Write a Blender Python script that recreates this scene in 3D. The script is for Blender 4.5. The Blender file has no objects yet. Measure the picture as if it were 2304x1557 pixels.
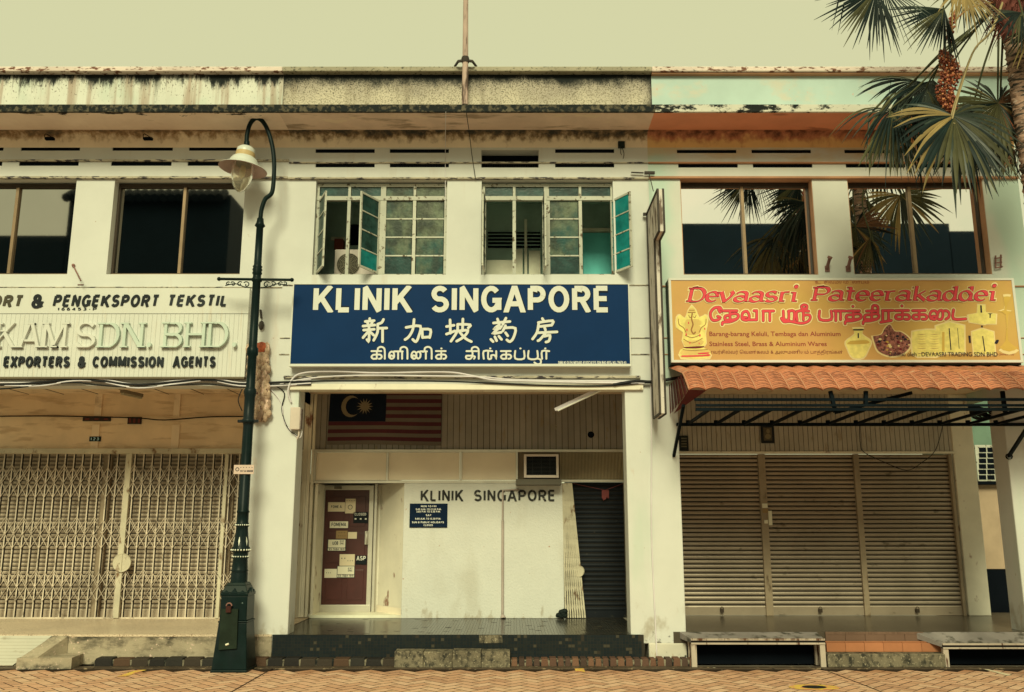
import bpy, math, random
from mathutils import Vector, Matrix
random.seed(7)
sc = bpy.context.scene
COL = sc.collection

# ------------------------------------------------------------------ camera
F, PITCH, DC, EYE = 1993.0, math.radians(11.4), 14.3, 2.1      # focal length in photo pixels, tilt, distance, eye height
CT, ST = math.cos(PITCH), math.sin(PITCH)
cd = bpy.data.cameras.new('camera'); cd.sensor_width = 36; cd.lens = 36 * F / 2304; cd.clip_end = 3000
cam = bpy.data.objects.new('camera', cd); COL.objects.link(cam)
cam.location = (0, -DC, EYE); cam.rotation_euler = (math.radians(90) + PITCH, 0, 0)
sc.camera = cam

# ------------------------------------------------------------------ sky, sun, exposure
SUN_EL, SUN_ROT = math.radians(34), math.radians(183)
w = bpy.data.worlds.new('World'); sc.world = w; w.use_nodes = True
wn = w.node_tree; bgn = wn.nodes['Background']
sky = wn.nodes.new('ShaderNodeTexSky'); sky.sky_type = 'NISHITA'; sky.sun_disc = False
sky.sun_elevation = SUN_EL; sky.sun_rotation = SUN_ROT; sky.dust_density = 4
mx = wn.nodes.new('ShaderNodeMix'); mx.data_type = 'RGBA'; mx.inputs[0].default_value = 0.96
wn.links.new(sky.outputs[0], mx.inputs[6]); mx.inputs[7].default_value = (3.42, 3.38, 1.90, 1)   # thick khaki overcast veil
wn.links.new(mx.outputs[2], bgn.inputs[0]); bgn.inputs[1].default_value = 0.1
sd = bpy.data.lights.new('sun', 'SUN'); sd.energy = 1.45; sd.angle = math.radians(20); sd.color = (1.0, 0.98, 0.6)
so = bpy.data.objects.new('sun', sd); COL.objects.link(so)
so.rotation_euler = (math.radians(90) - SUN_EL, 0, math.radians(-3)); so.location = (-5, -30, 30)
sc.view_settings.view_transform = 'Standard'; sc.view_settings.look = 'None'
sc.view_settings.exposure = 1.0; sc.view_settings.gamma = 1

# ------------------------------------------------------------------ photograph pixel -> point on a plane parallel to the facade
def P(px, py, Y=0.0):
    dx = (px - 1152) / F; dy = (778.5 - py) / F
    t = (Y + DC) / (CT - dy * ST)
    return Vector((dx * t, Y, EYE + (ST + dy * CT) * t))
def PX(px, py, Y=0.0): return P(px, py, Y).x
def PZ(py, Y=0.0): return P(1152, py, Y).z
def G(px, py, z=0.0):
    dx = (px - 1152) / F; dy = (778.5 - py) / F
    t = (z - EYE) / (ST + dy * CT)
    return Vector((dx * t, (CT - dy * ST) * t - DC, z))

# ------------------------------------------------------------------ materials
def lin(c):
    c = c / 255.0
    return c / 12.92 if c <= 0.04045 else ((c + 0.055) / 1.055) ** 2.4
ILL = (0.84, 0.85, 0.475)
def A(r, g, b, e=1.0):                       # paint albedo that looks r,g,b under daylight on the facade
    return tuple(max(0.002, min(0.86, lin(v) / (k * e))) for v, k in zip((r, g, b), ILL))
def stain(col, thr=0.55, soft=0.06, scale=(2, 2, 2), detail=6, z0=None, z1=None, grad=0.5, amt=1.0, rough=0.6, x0=None, x1=None, xg=0.5, ax=0):
    return dict(locals())
def mat(name, col, rough=0.7, metal=0.0, spec=0.12, var=0.10, vs=1.5, stains=(), bump=0.0, bs=60.0, island=0.0, icols=None, alpha=None):
    m = bpy.data.materials.new(name); m.use_nodes = True
    nt = m.node_tree; N = nt.nodes; L = nt.links
    b = N['Principled BSDF']; b.inputs['Roughness'].default_value = rough; b.inputs['Metallic'].default_value = metal
    b.inputs['Specular IOR Level'].default_value = spec
    geo = N.new('ShaderNodeNewGeometry')
    def noise(scale, detail=4, rgh=0.6):
        mp = N.new('ShaderNodeMapping'); mp.inputs['Scale'].default_value = scale; L.new(geo.outputs['Position'], mp.inputs[0])
        n = N.new('ShaderNodeTexNoise'); n.inputs['Scale'].default_value = 1; n.inputs['Detail'].default_value = detail; n.inputs['Roughness'].default_value = rgh
        L.new(mp.outputs[0], n.inputs['Vector']); return n.outputs['Fac']
    def mrange(x, a, bb, c=0, d=1, smooth=True):
        r = N.new('ShaderNodeMapRange'); r.interpolation_type = 'SMOOTHSTEP' if smooth else 'LINEAR'
        L.new(x, r.inputs[0])
        for k, vv in zip((1, 2, 3, 4), (a, bb, c, d)): r.inputs[k].default_value = vv
        return r.outputs[0]
    def math2(op, x, y):
        q = N.new('ShaderNodeMath'); q.operation = op
        for k, vv in ((0, x), (1, y)):
            if isinstance(vv, (int, float)): q.inputs[k].default_value = vv
            else: L.new(vv, q.inputs[k])
        return q.outputs[0]
    def mix(fac, a, c):
        q = N.new('ShaderNodeMix'); q.data_type = 'RGBA'
        for k, vv in ((0, fac), (6, a), (7, c)):
            if isinstance(vv, (int, float)): q.inputs[k].default_value = vv
            elif isinstance(vv, tuple): q.inputs[k].default_value = tuple(vv[:3]) + (1,)
            else: L.new(vv, q.inputs[k])
        return q.outputs[2]
    lo = tuple(c * (1 - var) for c in col); hi = tuple(min(0.9, c * (1 + var)) for c in col)
    c = mix(mrange(noise((vs, vs, vs)), 0.3, 0.7), lo, hi)
    if icols:
        rp = N.new('ShaderNodeValToRGB'); rp.color_ramp.interpolation = 'CONSTANT'
        e = rp.color_ramp.elements
        while len(e) < len(icols): e.new(0.5)
        for k, cc in enumerate(icols): e[k].position = k / len(icols); e[k].color = tuple(cc) + (1,)
        L.new(geo.outputs['Random Per Island'], rp.inputs[0]); c = mix(0.8, c, rp.outputs[0])
    if island:
        hs = N.new('ShaderNodeHueSaturation'); L.new(c, hs.inputs['Color'])
        L.new(mrange(geo.outputs['Random Per Island'], 0, 1, 1 - island, 1 + island, False), hs.inputs['Value']); c = hs.outputs[0]
    rr = None
    if stains:
        sep = N.new('ShaderNodeSeparateXYZ'); L.new(geo.outputs['Position'], sep.inputs[0])
    for s in stains:
        f = noise(s['scale'], s['detail'], s['rough'])
        if s['z0'] is not None:
            f = math2('ADD', f, mrange(sep.outputs[2], s['z0'], s['z1'], 0, s['grad'], False))
        if s['x0'] is not None:
            f = math2('ADD', f, mrange(sep.outputs[s['ax']], s['x0'], s['x1'], 0, s['xg'], False))
        f = mrange(f, s['thr'] - s['soft'], s['thr'] + s['soft'], 0, s['amt'])
        c = mix(f, c, s['col'])
    L.new(c, b.inputs['Base Color'])
    if bump:
        bp = N.new('ShaderNodeBump'); bp.inputs['Strength'].default_value = bump; bp.inputs['Distance'].default_value = 0.01
        L.new(noise((bs, bs, bs), 3), bp.inputs['Height']); L.new(bp.outputs[0], b.inputs['Normal'])
    if alpha is not None:
        b.inputs['Transmission Weight'].default_value = alpha
    return m

# ------------------------------------------------------------------ mesh builder
class MB:
    def __init__(s): s.v = []; s.f = []; s.mi = []; s.sm = []; s.mats = []; s.cur = 0
    def m(s, mm):
        if mm not in s.mats: s.mats.append(mm)
        s.cur = s.mats.index(mm); return s
    def face(s, pts, smooth=False):
        k = len(s.v); s.v += [tuple(p) for p in pts]; s.f.append(tuple(range(k, k + len(pts)))); s.mi.append(s.cur); s.sm.append(smooth)
    def grid(s, rows, smooth=True, closed=False):
        k = len(s.v); n = len(rows[0])
        for r in rows: s.v += [tuple(p) for p in r]
        for i in range(len(rows) - 1):
            for j in range(n if closed else n - 1):
                j2 = (j + 1) % n
                s.f.append((k + i * n + j, k + i * n + j2, k + (i + 1) * n + j2, k + (i + 1) * n + j)); s.mi.append(s.cur); s.sm.append(smooth)
    def hexa(s, p):                          # p: four bottom points (counter-clockwise from above), four top points
        k = len(s.v); s.v += [tuple(q) for q in p]
        for q in ((3, 2, 1, 0), (4, 5, 6, 7), (0, 1, 5, 4), (1, 2, 6, 5), (2, 3, 7, 6), (3, 0, 4, 7)):
            s.f.append(tuple(k + i for i in q)); s.mi.append(s.cur); s.sm.append(False)
        return s
    def box(s, x0, x1, y0, y1, z0, z1):
        return s.hexa([(x0, y0, z0), (x1, y0, z0), (x1, y1, z0), (x0, y1, z0), (x0, y0, z1), (x1, y0, z1), (x1, y1, z1), (x0, y1, z1)])
    def pbox(s, x0, y0, x1, y1, Y, d):       # photo rectangle whose front face is on plane Y, d thick into the building
        ym = (y0 + y1) / 2
        return s.box(PX(x0, ym, Y), PX(x1, ym, Y), Y, Y + d, PZ(y1, Y), PZ(y0, Y))
    def bar(s, a, b, wd, ht=None):           # square bar between two points
        a = Vector(a); b = Vector(b); d = (b - a).normalized(); ht = ht or wd
        u = d.cross(Vector((0, 0, 1)))
        if u.length < 0.05: u = Vector((1, 0, 0))
        u.normalize(); v = u.cross(d).normalized(); u = u * wd / 2; v = v * ht / 2
        return s.hexa([a - u - v, a + u - v, b + u - v, b - u - v, a - u + v, a + u + v, b + u + v, b - u + v])
    def tube(s, pts, r, n=8, smooth=True):
        pts = [Vector(p) for p in pts]; rows = []; ref = None
        for i, p in enumerate(pts):
            d = (pts[min(i + 1, len(pts) - 1)] - pts[max(i - 1, 0)])
            d = d.normalized() if d.length > 1e-9 else Vector((0, 0, 1))
            if ref is None: ref = Vector((0, 1, 0)) if abs(d.y) < 0.9 else Vector((1, 0, 0))
            u = (ref - d * ref.dot(d)); u.normalize(); vv = d.cross(u); ref = u
            rad = r[i] if isinstance(r, (list, tuple)) else r
            rows.append([p + (u * math.cos(2 * math.pi * k / n) + vv * math.sin(2 * math.pi * k / n)) * rad for k in range(n)])
        s.grid(rows, smooth, True); s.face(rows[0][::-1]); s.face(rows[-1]); return s
    def lathe(s, prof, c, n=20, smooth=True, ax=(0, 0, 1)):
        c = Vector(c); ax = Vector(ax).normalized(); u = ax.orthogonal().normalized(); v = ax.cross(u)
        s.grid([[c + ax * z + (u * math.cos(2 * math.pi * k / n) + v * math.sin(2 * math.pi * k / n)) * max(r, 1e-4) for k in range(n)] for r, z in prof], smooth, True); return s
    def ball(s, c, r, n=8, sq=(1, 1, 1)):
        c = Vector(c); m = max(4, n // 2); rows = []
        for i in range(m + 1):
            a = math.pi * i / m
            rows.append([c + Vector((math.sin(a) * math.cos(2 * math.pi * k / n) * sq[0], math.sin(a) * math.sin(2 * math.pi * k / n) * sq[1], -math.cos(a) * sq[2])) * r for k in range(n)])
        s.grid(rows, True, True); return s
    def build(s, name, mm=None, parent=None, bevel=0.0):
        me = bpy.data.meshes.new(name); me.from_pydata(s.v, [], s.f)
        for q in (s.mats or [mm]): me.materials.append(q)
        if s.mats: me.polygons.foreach_set('material_index', s.mi)
        me.polygons.foreach_set('use_smooth', s.sm); me.update()
        o = bpy.data.objects.new(name, me); COL.objects.link(o)
        if bevel:
            bv = o.modifiers.new('b', 'BEVEL'); bv.width = bevel; bv.segments = 2; bv.limit_method = 'ANGLE'
        if parent is None:                   # origin at the middle of the base
            xs, ys, zs = zip(*s.v); c = Vector(((min(xs) + max(xs)) / 2, (min(ys) + max(ys)) / 2, min(zs)))
            me.transform(Matrix.Translation(-c)); o.location = c
        else:
            o.parent = parent; top = parent
            while top.parent: top = top.parent
            if parent is top: o.matrix_parent_inverse = Matrix.Translation(-top.location)
        return o
def cut(mb, name, parent, bevel=0.0):          # link what is in the builder so far and empty it
    o = mb.build(name, None, parent, bevel); mats, cur = mb.mats, mb.cur; mb.__init__(); mb.mats, mb.cur = mats, cur; return o
def tag(o, label, cat=None, group=None):
    o['label'] = label
    if cat: o['category'] = cat
    if group: o['group'] = group
    return o
def thing(name, loc, label, cat, group=None):
    o = bpy.data.objects.new(name, None); COL.objects.link(o); o.location = loc; o.empty_display_size = 0.2
    return tag(o, label, cat, group)
def struct(o, kind='structure'): o['kind'] = kind; return o
def spline(pts, k=6):                        # Catmull-Rom
    pts = [Vector(p) for p in pts]; out = []
    for i in range(len(pts) - 1):
        p0, p1, p2, p3 = pts[max(i - 1, 0)], pts[i], pts[i + 1], pts[min(i + 2, len(pts) - 1)]
        for j in range(k):
            t = j / k
            out.append(0.5 * ((2 * p1) + (p2 - p0) * t + (2 * p0 - 5 * p1 + 4 * p2 - p3) * t * t + (3 * p1 - p0 - 3 * p2 + p3) * t ** 3))
    out.append(pts[-1]); return out

# ------------------------------------------------------------------ lettering: strokes with a pen
def E(cx, cy, rx, ry, a0, a1, n=None):
    n = n or max(4, int(abs(a1 - a0) / 18))
    return [(cx + rx * math.cos(math.radians(a0 + (a1 - a0) * k / n)), cy + ry * math.sin(math.radians(a0 + (a1 - a0) * k / n))) for k in range(n + 1)]
CAP = {
 'A': (.98, [[(-.06, -.15), (.5, 1.12)], [(1.06, -.15), (.5, 1.12)], [(.22, .28), (.78, .28)]]),
 'B': (.85, [[(0, 0), (0, 1)], [(0, 1), (.55, 1)] + E(.55, .76, .38, .24, 90, -90) + [(0, .52)], [(0, .52), (.55, .52)] + E(.55, .26, .45, .26, 90, -90) + [(0, 0)]]),
 'C': (.9, [E(.5, .5, .5, .5, 42, 318)]),
 'D': (.9, [[(0, 0), (0, 1)], [(0, 1), (.4, 1)] + E(.4, .5, .6, .5, 90, -90) + [(0, 0)]]),
 'E': (.78, [[(0, 0), (0, 1)], [(0, 1), (1, 1)], [(0, .52), (.92, .52)], [(0, 0), (1, 0)]]),
 'F': (.74, [[(0, 0), (0, 1)], [(0, 1), (1, 1)], [(0, .52), (.88, .52)]]),
 'G': (.95, [E(.5, .5, .5, .5, 42, 350) + [(1, .44), (.58, .44)], [(1, .44), (1, 0)]]),
 'H': (.86, [[(0, 0), (0, 1)], [(1, 0), (1, 1)], [(0, .52), (1, .52)]]),
 'I': (.24, [[(.5, 0), (.5, 1)]]),
 'J': (.7, [[(1, 1), (1, .35)] + E(.5, .33, .5, .33, 0, -170)]),
 'K': (.92, [[(0, 0), (0, 1)], [(1.0, 1.12), (0, .30)], [(.32, .62), (1.08, -.14)]]),
 'L': (.74, [[(0, 1), (0, 0)], [(0, 0), (1, 0)]]),
 'M': (1.08, [[(0, 0), (0, 1)], [(1, 0), (1, 1)], [(-.02, 1.1), (.5, .1)], [(1.02, 1.1), (.5, .1)]]),
 'N': (.88, [[(0, 0), (0, 1)], [(1, 0), (1, 1)], [(-.04, 1.08), (1.04, -.08)]]),
 'O': (.98, [E(.5, .5, .5, .5, 0, 360, 22)]),
 'P': (.84, [[(0, 0), (0, 1)], [(0, 1), (.55, 1)] + E(.55, .73, .45, .27, 90, -90) + [(0, .46)]]),
 'R': (.88, [[(0, 0), (0, 1)], [(0, 1), (.55, 1)] + E(.55, .74, .42, .26, 90, -90) + [(0, .48)], [(.5, .5), (1.02, -.12)]]),
 'S': (.86, [E(.5, .745, .45, .255, 30, 250) + E(.5, .255, .5, .255, 75, -155)]),
 'T': (.8, [[(0, 1), (1, 1)], [(.5, 0), (.5, 1)]]),
 'U': (.86, [[(0, 1), (0, .4)] + E(.5, .38, .5, .38, 180, 360) + [(1, 1)]]),
 'V': (.92, [[(-.05, 1.1), (.5, -.1)], [(1.05, 1.1), (.5, -.1)]]),
 'W': (1.3, [[(-.03, 1.1), (.27, -.1)], [(.27, -.1), (.5, 1.0)], [(.5, 1.0), (.73, -.1)], [(.73, -.1), (1.03, 1.1)]]),
 'X': (.9, [[(-.05, 1.1), (1.05, -.1)], [(1.05, 1.1), (-.05, -.1)]]),
 'Y': (.88, [[(-.05, 1.1), (.5, .45)], [(1.05, 1.1), (.5, .45)], [(.5, .5), (.5, 0)]]),
 'Z': (.84, [[(0, 1), (1, 1)], [(1, 1), (0, 0)], [(0, 0), (1, 0)]]),
 '&': (.92, [E(.42, .76, .26, .24, -70, 245) + [(.95, 0)], [(.3, .55)] + E(.38, .25, .36, .27, 120, 300) + [(.85, .3), (.95, .5)]]),
 '0': (.72, [E(.5, .5, .5, .5, 0, 360, 20)]), '1': (.4, [[(.7, 0), (.7, 1)], [(.7, .98), (.1, .72)]]),
 '2': (.74, [E(.5, .72, .48, .28, 165, -35) + [(0, 0), (1, 0)]]),
 '3': (.74, [E(.45, .75, .43, .25, 150, -85) + E(.45, .26, .5, .26, 85, -150)]),
 '4': (.78, [[(.72, 0), (.72, 1)], [(.72, 1), (0, .28), (1, .28)]]),
 '5': (.74, [[(.92, 1), (.12, 1), (.06, .56)] + E(.46, .33, .5, .33, 130, -150)]),
 '6': (.74, [E(.5, .3, .48, .3, 0, 360), [(.9, .92), (.6, 1), (.2, .8), (.02, .35)]]),
 '7': (.72, [[(0, 1), (1, 1), (.35, -.05)]]), '8': (.74, [E(.5, .76, .42, .24, 0, 360), E(.5, .27, .5, .27, 0, 360)]),
 '9': (.74, [E(.5, .7, .48, .3, 0, 360), [(.98, .65), (.8, .2), (.4, 0), (.1, .08)]]),
 '-': (.5, [[(.1, .42), (.9, .42)]]), '.': (.2, [[(.5, 0), (.5, .02)]]), ':': (.2, [[(.5, 0), (.5, .02)], [(.5, .6), (.5, .62)]]),
 ',': (.2, [[(.6, .05), (.3, -.15)]]), ' ': (.42, []), '(': (.3, [E(1, .5, .8, .6, 130, 230)]), ')': (.3, [E(0, .5, .8, .6, 50, -50)])}
LOW = {                                      # lower case for the italic headline, heights in cap units
 'e': (.6, [[(.06, .38), (.93, .38)] + E(.5, .36, .45, .35, 5, 318)]), 'v': (.62, [[(0, .72), (.4, -.02)], [(.4, -.02)] + [(.8, .35), (.95, .6), (.8, .74)]]),
 'a': (.66, [E(.4, .2, .38, .2, 30, 330), [(.84, .02), (.84, .5)], [(.84, .48)] + E(.46, .5, .38, .22, 0, 155)]),
 's': (.54, [E(.5, .54, .42, .19, 30, 245) + E(.5, .19, .46, .19, 75, -155)]), 'r': (.5, [[(.25, 0), (.25, .72)], [(.25, .5), (.5, .68), (.95, .7)]]),
 'i': (.34, [[(.45, .02), (.45, .7)], [(.5, .95), (.5, .98)]]), 't': (.44, [[(.45, .05), (.45, .95)], [(.05, .7), (.95, .7)], [(.45, .05), (.9, .05)]]),
 'k': (.66, [[(.2, 0), (.2, 1.06)], [(.9, .72), (.25, .32)], [(.38, .42), (.95, 0)]]), 'd': (.68, [E(.42, .35, .38, .35, 20, 340), [(.84, .0), (.84, 1.06)]])}
def ribbon(pts, width):
    """left and right rails of a pen stroke; width is a function of direction"""
    pts = [Vector((p[0], p[1])) for p in pts]; L_, R_ = [], []
    closed = (pts[0] - pts[-1]).length < 1e-6
    n = len(pts)
    for i, p in enumerate(pts):
        a = pts[i - 1] if i > 0 else (pts[-2] if closed else None)
        b = pts[i + 1] if i < n - 1 else (pts[1] if closed else None)
        d1 = (p - a).normalized() if a is not None else None; d2 = (b - p).normalized() if b is not None else None
        d = (d1 + d2) if d1 is not None and d2 is not None else (d1 if d2 is None else d2)
        if d.length < 1e-4: d = d1
        d.normalize(); h = width(d) / 2
        if d1 is not None and d2 is not None: h /= max(0.6, d.dot(d2))
        nn = Vector((-d.y, d.x)); L_.append(p + nn * h); R_.append(p - nn * h)
    return L_, R_
def clip(poly, y0, y1):
    for s_, lim in ((1, y0), (-1, -y1)):
        out = []
        for i in range(len(poly)):
            a, b = poly[i], poly[(i + 1) % len(poly)]; fa, fb = s_ * a[1] - lim, s_ * b[1] - lim
            if fa >= 0: out.append(a)
            if fa * fb < 0:
                t = fa / (fa - fb); out.append((a[0] + (b[0] - a[0]) * t, a[1] + (b[1] - a[1]) * t))
        poly = out
        if len(poly) < 3: return []
    return poly
def strokes_polys(strokes, width, yclip=None, caps=False):
    """[(polygon, stroke number)]"""
    res = []
    for k, st in enumerate(strokes):
        if len(st) < 2: continue
        L_, R_ = ribbon(st, width)
        for i in range(len(st) - 1):
            q = [(L_[i].x, L_[i].y), (R_[i].x, R_[i].y), (R_[i + 1].x, R_[i + 1].y), (L_[i + 1].x, L_[i + 1].y)]
            if yclip: q = clip(q, *yclip)
            if q: res.append((q, k))
        if caps:
            for e in (st[0], st[-1]):
                r = width(Vector((0, 1))) / 2
                res.append(([(e[0] + r * math.cos(a * math.pi / 5), e[1] + r * math.sin(a * math.pi / 5)) for a in range(10)], k + 0.5))
    return res
def layout(txt, t, gap, low=None, serif=False, width=None, shear=0.0, extra=0.0, spaces=None):
    width = width or (lambda d: t + extra)
    x = 0; out = []; sid = 0
    for ch in txt:
        g = (low or {}).get(ch) or CAP.get(ch) or CAP['.']
        wd, sts = g
        wd = wd * 0.78 if not serif else (wd * 1.22 if low and ch in low else wd * 0.92)
        if ch == ' ' and spaces: wd = spaces
        islow = low and ch in low
        ins = 0 if (serif or islow) else t / 2
        iy = 0 if (serif or islow) else t / 2
        mp = [[(x + ins + u * (wd - 2 * ins), iy + v * (1 - 2 * iy)) for u, v in st] for st in sts]
        if ch in '.:,i' and (ch != 'i' or islow):
            for st in mp:
                if abs(st[0][1] - st[1][1]) < 0.1:
                    r = t * 0.62 + extra / 2; out += [([(st[0][0] + r * math.cos(a * math.pi / 5), st[0][1] + r + r * math.sin(a * math.pi / 5)) for a in range(10)], sid)]
            mp = [st for st in mp if abs(st[0][1] - st[1][1]) >= 0.1]
        out += [(q, sid + k) for q, k in strokes_polys(mp, width, None if (islow or extra) else ((0, 1) if ch not in ',()' else None))]
        if serif:
            th = 0.055 + extra; hw = 0.13 + t * 0.3 + extra / 2
            for st in mp:
                for e, o in ((st[0], st[1]), (st[-1], st[-2])):
                    if abs(e[1] - o[1]) > 0.28 and abs(e[0] - o[0]) < abs(e[1] - o[1]) and len(st) == 2:
                        yy = 0 if e[1] < .3 else (1.0 if e[1] > .9 else (.7 if e[1] > .6 else None))
                        if yy is None or (islow and yy == 0 and ch in 'v'): continue
                        l, r = (hw, hw) if not islow else ((hw * .2, hw * 1.1) if yy == 0 else (hw * 1.1, hw * .3))
                        cx = e[0]
                        y_a, y_b = (yy - extra / 2, yy + th) if yy == 0 else (yy - th, yy + extra / 2)
                        out.append(([(cx - l, y_a), (cx + r, y_a), (cx + r, y_b), (cx - l, y_b)], sid + len(sts)))
        sid += len(sts) + 1
        x += wd + (gap if ch != ' ' else 0)
    if shear: out = [([(u + shear * v, v) for u, v in q], k) for q, k in out]
    return out
def put(mb, polys, rect, Y, depth=0.004, box=None, jig=0.00005, front=0.0):
    """lay stroke polygons on plane Y, fitted to a photo rectangle"""
    if box is None:
        xs = [p[0] for q, k in polys for p in q]; ys = [p[1] for q, k in polys for p in q]; box = (min(xs), min(ys), max(xs), max(ys))
    x0, y0, x1, y1 = rect; ym = (y0 + y1) / 2
    X0, X1, Z0, Z1 = PX(x0, ym, Y), PX(x1, ym, Y), PZ(y1, Y), PZ(y0, Y)
    for nq, (q, k) in enumerate(polys):
        yf = Y - depth - front - jig * (nq % 61)
        pts = [(X0 + (u - box[0]) / (box[2] - box[0]) * (X1 - X0), Z0 + (v - box[1]) / (box[3] - box[1]) * (Z1 - Z0)) for u, v in q]
        mb.face([(x, yf, z) for x, z in pts])
        if depth > 0.003:
            n = len(pts)
            for i in range(n):
                a, b = pts[i], pts[(i + 1) % n]
                mb.face([(a[0], yf, a[1]), (a[0], Y - front, a[1]), (b[0], Y - front, b[1]), (b[0], yf, b[1])])
    return box
def word(mb, txt, rect, Y, t=0.17, gap=0.1, depth=0.004, **k):
    return put(mb, layout(txt, t, gap, **k), rect, Y, depth)
def fontword(mb, body, rect, Y, off=0.0, depth=0.003, shear=0.0):
    cu = bpy.data.curves.new('t', 'FONT'); cu.body = body; cu.size = 1; cu.offset = off; cu.shear = shear; cu.resolution_u = 3
    o = bpy.data.objects.new('t', cu); COL.objects.link(o)
    dg = bpy.context.evaluated_depsgraph_get(); me = o.evaluated_get(dg).to_mesh()
    vs = [v.co.copy() for v in me.vertices]; fs = [tuple(p.vertices) for p in me.polygons]
    o.evaluated_get(dg).to_mesh_clear(); bpy.data.objects.remove(o); bpy.data.curves.remove(cu)
    if not vs: return
    x0, y0, x1, y1 = rect; ym = (y0 + y1) / 2
    X0, X1, Z0, Z1 = PX(x0, ym, Y), PX(x1, ym, Y), PZ(y1, Y), PZ(y0, Y)
    a0, a1 = min(v.x for v in vs), max(v.x for v in vs); b0, b1 = min(v.y for v in vs), max(v.y for v in vs)
    k = len(mb.v)
    mb.v += [(X0 + (v.x - a0) / (a1 - a0) * (X1 - X0), Y - depth, Z0 + (v.y - b0) / (b1 - b0) * (Z1 - Z0)) for v in vs]
    for f in fs: mb.f.append(tuple(k + i for i in f)); mb.mi.append(mb.cur); mb.sm.append(False)
def traced(mb, strokes, to_px, Y, wpx, depth=0.004, caps=True, halo=0.0, sm=3):
    """strokes traced in a zoomed view; to_px turns a traced point into photo pixels"""
    st = []
    for s in strokes:
        q = [to_px(*p) for p in s]
        if len(q) > 2 and sm: q = [(v.x, v.y) for v in spline([Vector((a, b, 0)) for a, b in q], sm)]
        st.append([(a, -b) for a, b in q])
    polys = strokes_polys(st, lambda d: wpx + halo, None, caps)
    for nq, (q, k) in enumerate(polys):
        yf = Y - depth - 0.00005 * (nq % 61)
        mb.face([tuple(Vector((P(u, -v, Y).x, yf, P(u, -v, Y).z))) for u, v in q])
# ------------------------------------------------------------------ materials used
BLK = (0.010, 0.014, 0.018)
GRIME = A(60, 55, 45); MOULD = (0.012, 0.015, 0.016)
ZP0, ZP1 = PZ(236, -0.62), PZ(160, -0.62)          # parapet foot and top
wall_l = mat('cream_wall_paint', (0.635, 0.635, 0.62), var=0.035, stains=[stain(A(150, 120, 80), 0.72, 0.03, (6, 6, 6), 8), stain(A(175, 160, 115), 0.66, 0.08, (2.2, 2.2, .35), 6, amt=.45)], bump=.08, bs=45)
wall_c = mat('pale_wall_paint', (0.635, 0.635, 0.62), var=0.035, stains=[stain((.07, .05, .035), 0.79, 0.015, (11, 11, 11), 3, rough=.75), stain(A(120, 95, 60), 0.73, 0.025, (9, 9, 9), 8), stain(A(180, 168, 120), 0.64, 0.08, (2.6, 2.6, .3), 6, amt=.4)], bump=.08, bs=45)
wall_r = mat('faded_aqua_wall_paint', (0.635, 0.635, 0.60), var=0.03, stains=[stain((.50, .62, .56), 0.86, 0.12, (.6, .6, .5), 3, x0=PX(1600, 500, 0), x1=PX(1490, 500, 0), xg=.5), stain((.50, .62, .56), 0.86, 0.12, (.6, .6, .5), 3, x0=PX(2180, 500, 0), x1=PX(2270, 500, 0), xg=.5), stain(A(130, 85, 55), 0.735, 0.02, (8, 8, 8), 8), stain((.62, .50, .34), 0.8, .12, (1.2, 1.2, 3), 5, z0=PZ(420, 0), z1=PZ(330, 0), grad=.35, amt=.8)], bump=.08, bs=45)
pillar_m = mat('pillar_paint', (0.635, 0.64, 0.625), var=0.03, stains=[stain((.07, .05, .035), 0.80, 0.015, (11, 11, 11), 3, rough=.75), stain(A(175, 145, 95), .70, .05, (3, 3, 1.2), 8, amt=.6), stain(A(150, 125, 80), 0.70, 0.03, (7, 7, 5), 8), stain(GRIME, 0.79, 0.06, (9, 9, 9), 8, 0.75, 0.0, .36), stain((.30, .24, .16), .74, .10, (3, 3, 2), 8, 1.3, 0.0, .3, amt=.6), stain((.50, .60, .53), .64, .12, (1.6, 1.6, .3), 3, amt=.5)], bump=.12, bs=35)
par_l = mat('streaked_parapet_plaster', (0.70, 0.70, 0.64), var=0.05, stains=[stain((.50, .60, .52), 0.60, 0.1, (.9, .9, 1.2), 3, amt=.5), stain(A(140, 105, 62), 0.56, 0.07, (3.6, 3.6, .22), 6, amt=.6), stain((.10, .075, .05), 0.735, 0.05, (34, 34, 18), 4, ZP0 - .3, ZP1 + .1, .20, amt=.8), stain((.07, .055, .04), 0.68, 0.06, (2.6, 2.6, .13), 9, ZP0, ZP1 + .05, .16, amt=.7, rough=.8), stain(MOULD, 0.87, 0.07, (2.0, 2.0, .5), 9, ZP0, ZP1 + .05, .54, rough=.78)], bump=.15)
par_c = mat('bare_cement_parapet', (.44, .385, .325), var=0.12, stains=[stain((.64, .57, .46), .74, .16, (1.4, 1.4, .7), 5, z0=ZP1 - .1, z1=ZP0, grad=.35, amt=.9), stain((.16, .12, .08), .60, .08, (2.6, 2.6, .3), 7, amt=.5), stain((.20, .17, .12), 0.55, 0.05, (40, 40, 40), 3, amt=.7), stain(MOULD, 0.72, 0.05, (45, 45, 38), 3, ZP0 - .1, ZP1 + .1, .24, amt=.9), stain(MOULD, .93, 0.16, (1.6, 1.6, 1.2), 9, ZP0 + .1, ZP1 - .02, .72, rough=.75), stain(MOULD, .96, .14, (2, 2, 1.5), 8, x0=PX(700, 200, -.62), x1=PX(630, 200, -.62), xg=.5, amt=.8), stain(MOULD, .96, .14, (2, 2, 1.5), 8, x0=PX(1400, 200, -.62), x1=PX(1466, 200, -.62), xg=.55, amt=.9)], bump=.35, bs=70)
par_r = mat('aqua_parapet_paint', (.49, .62, .60), var=0.05, stains=[stain((.62, .58, .50), 0.60, 0.08, (1.3, 1.3, 2), 6, amt=.8), stain(A(205, 150, 100), 0.70, 0.03, (9, 9, 6), 8, amt=.8)], bump=.06)
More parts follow.
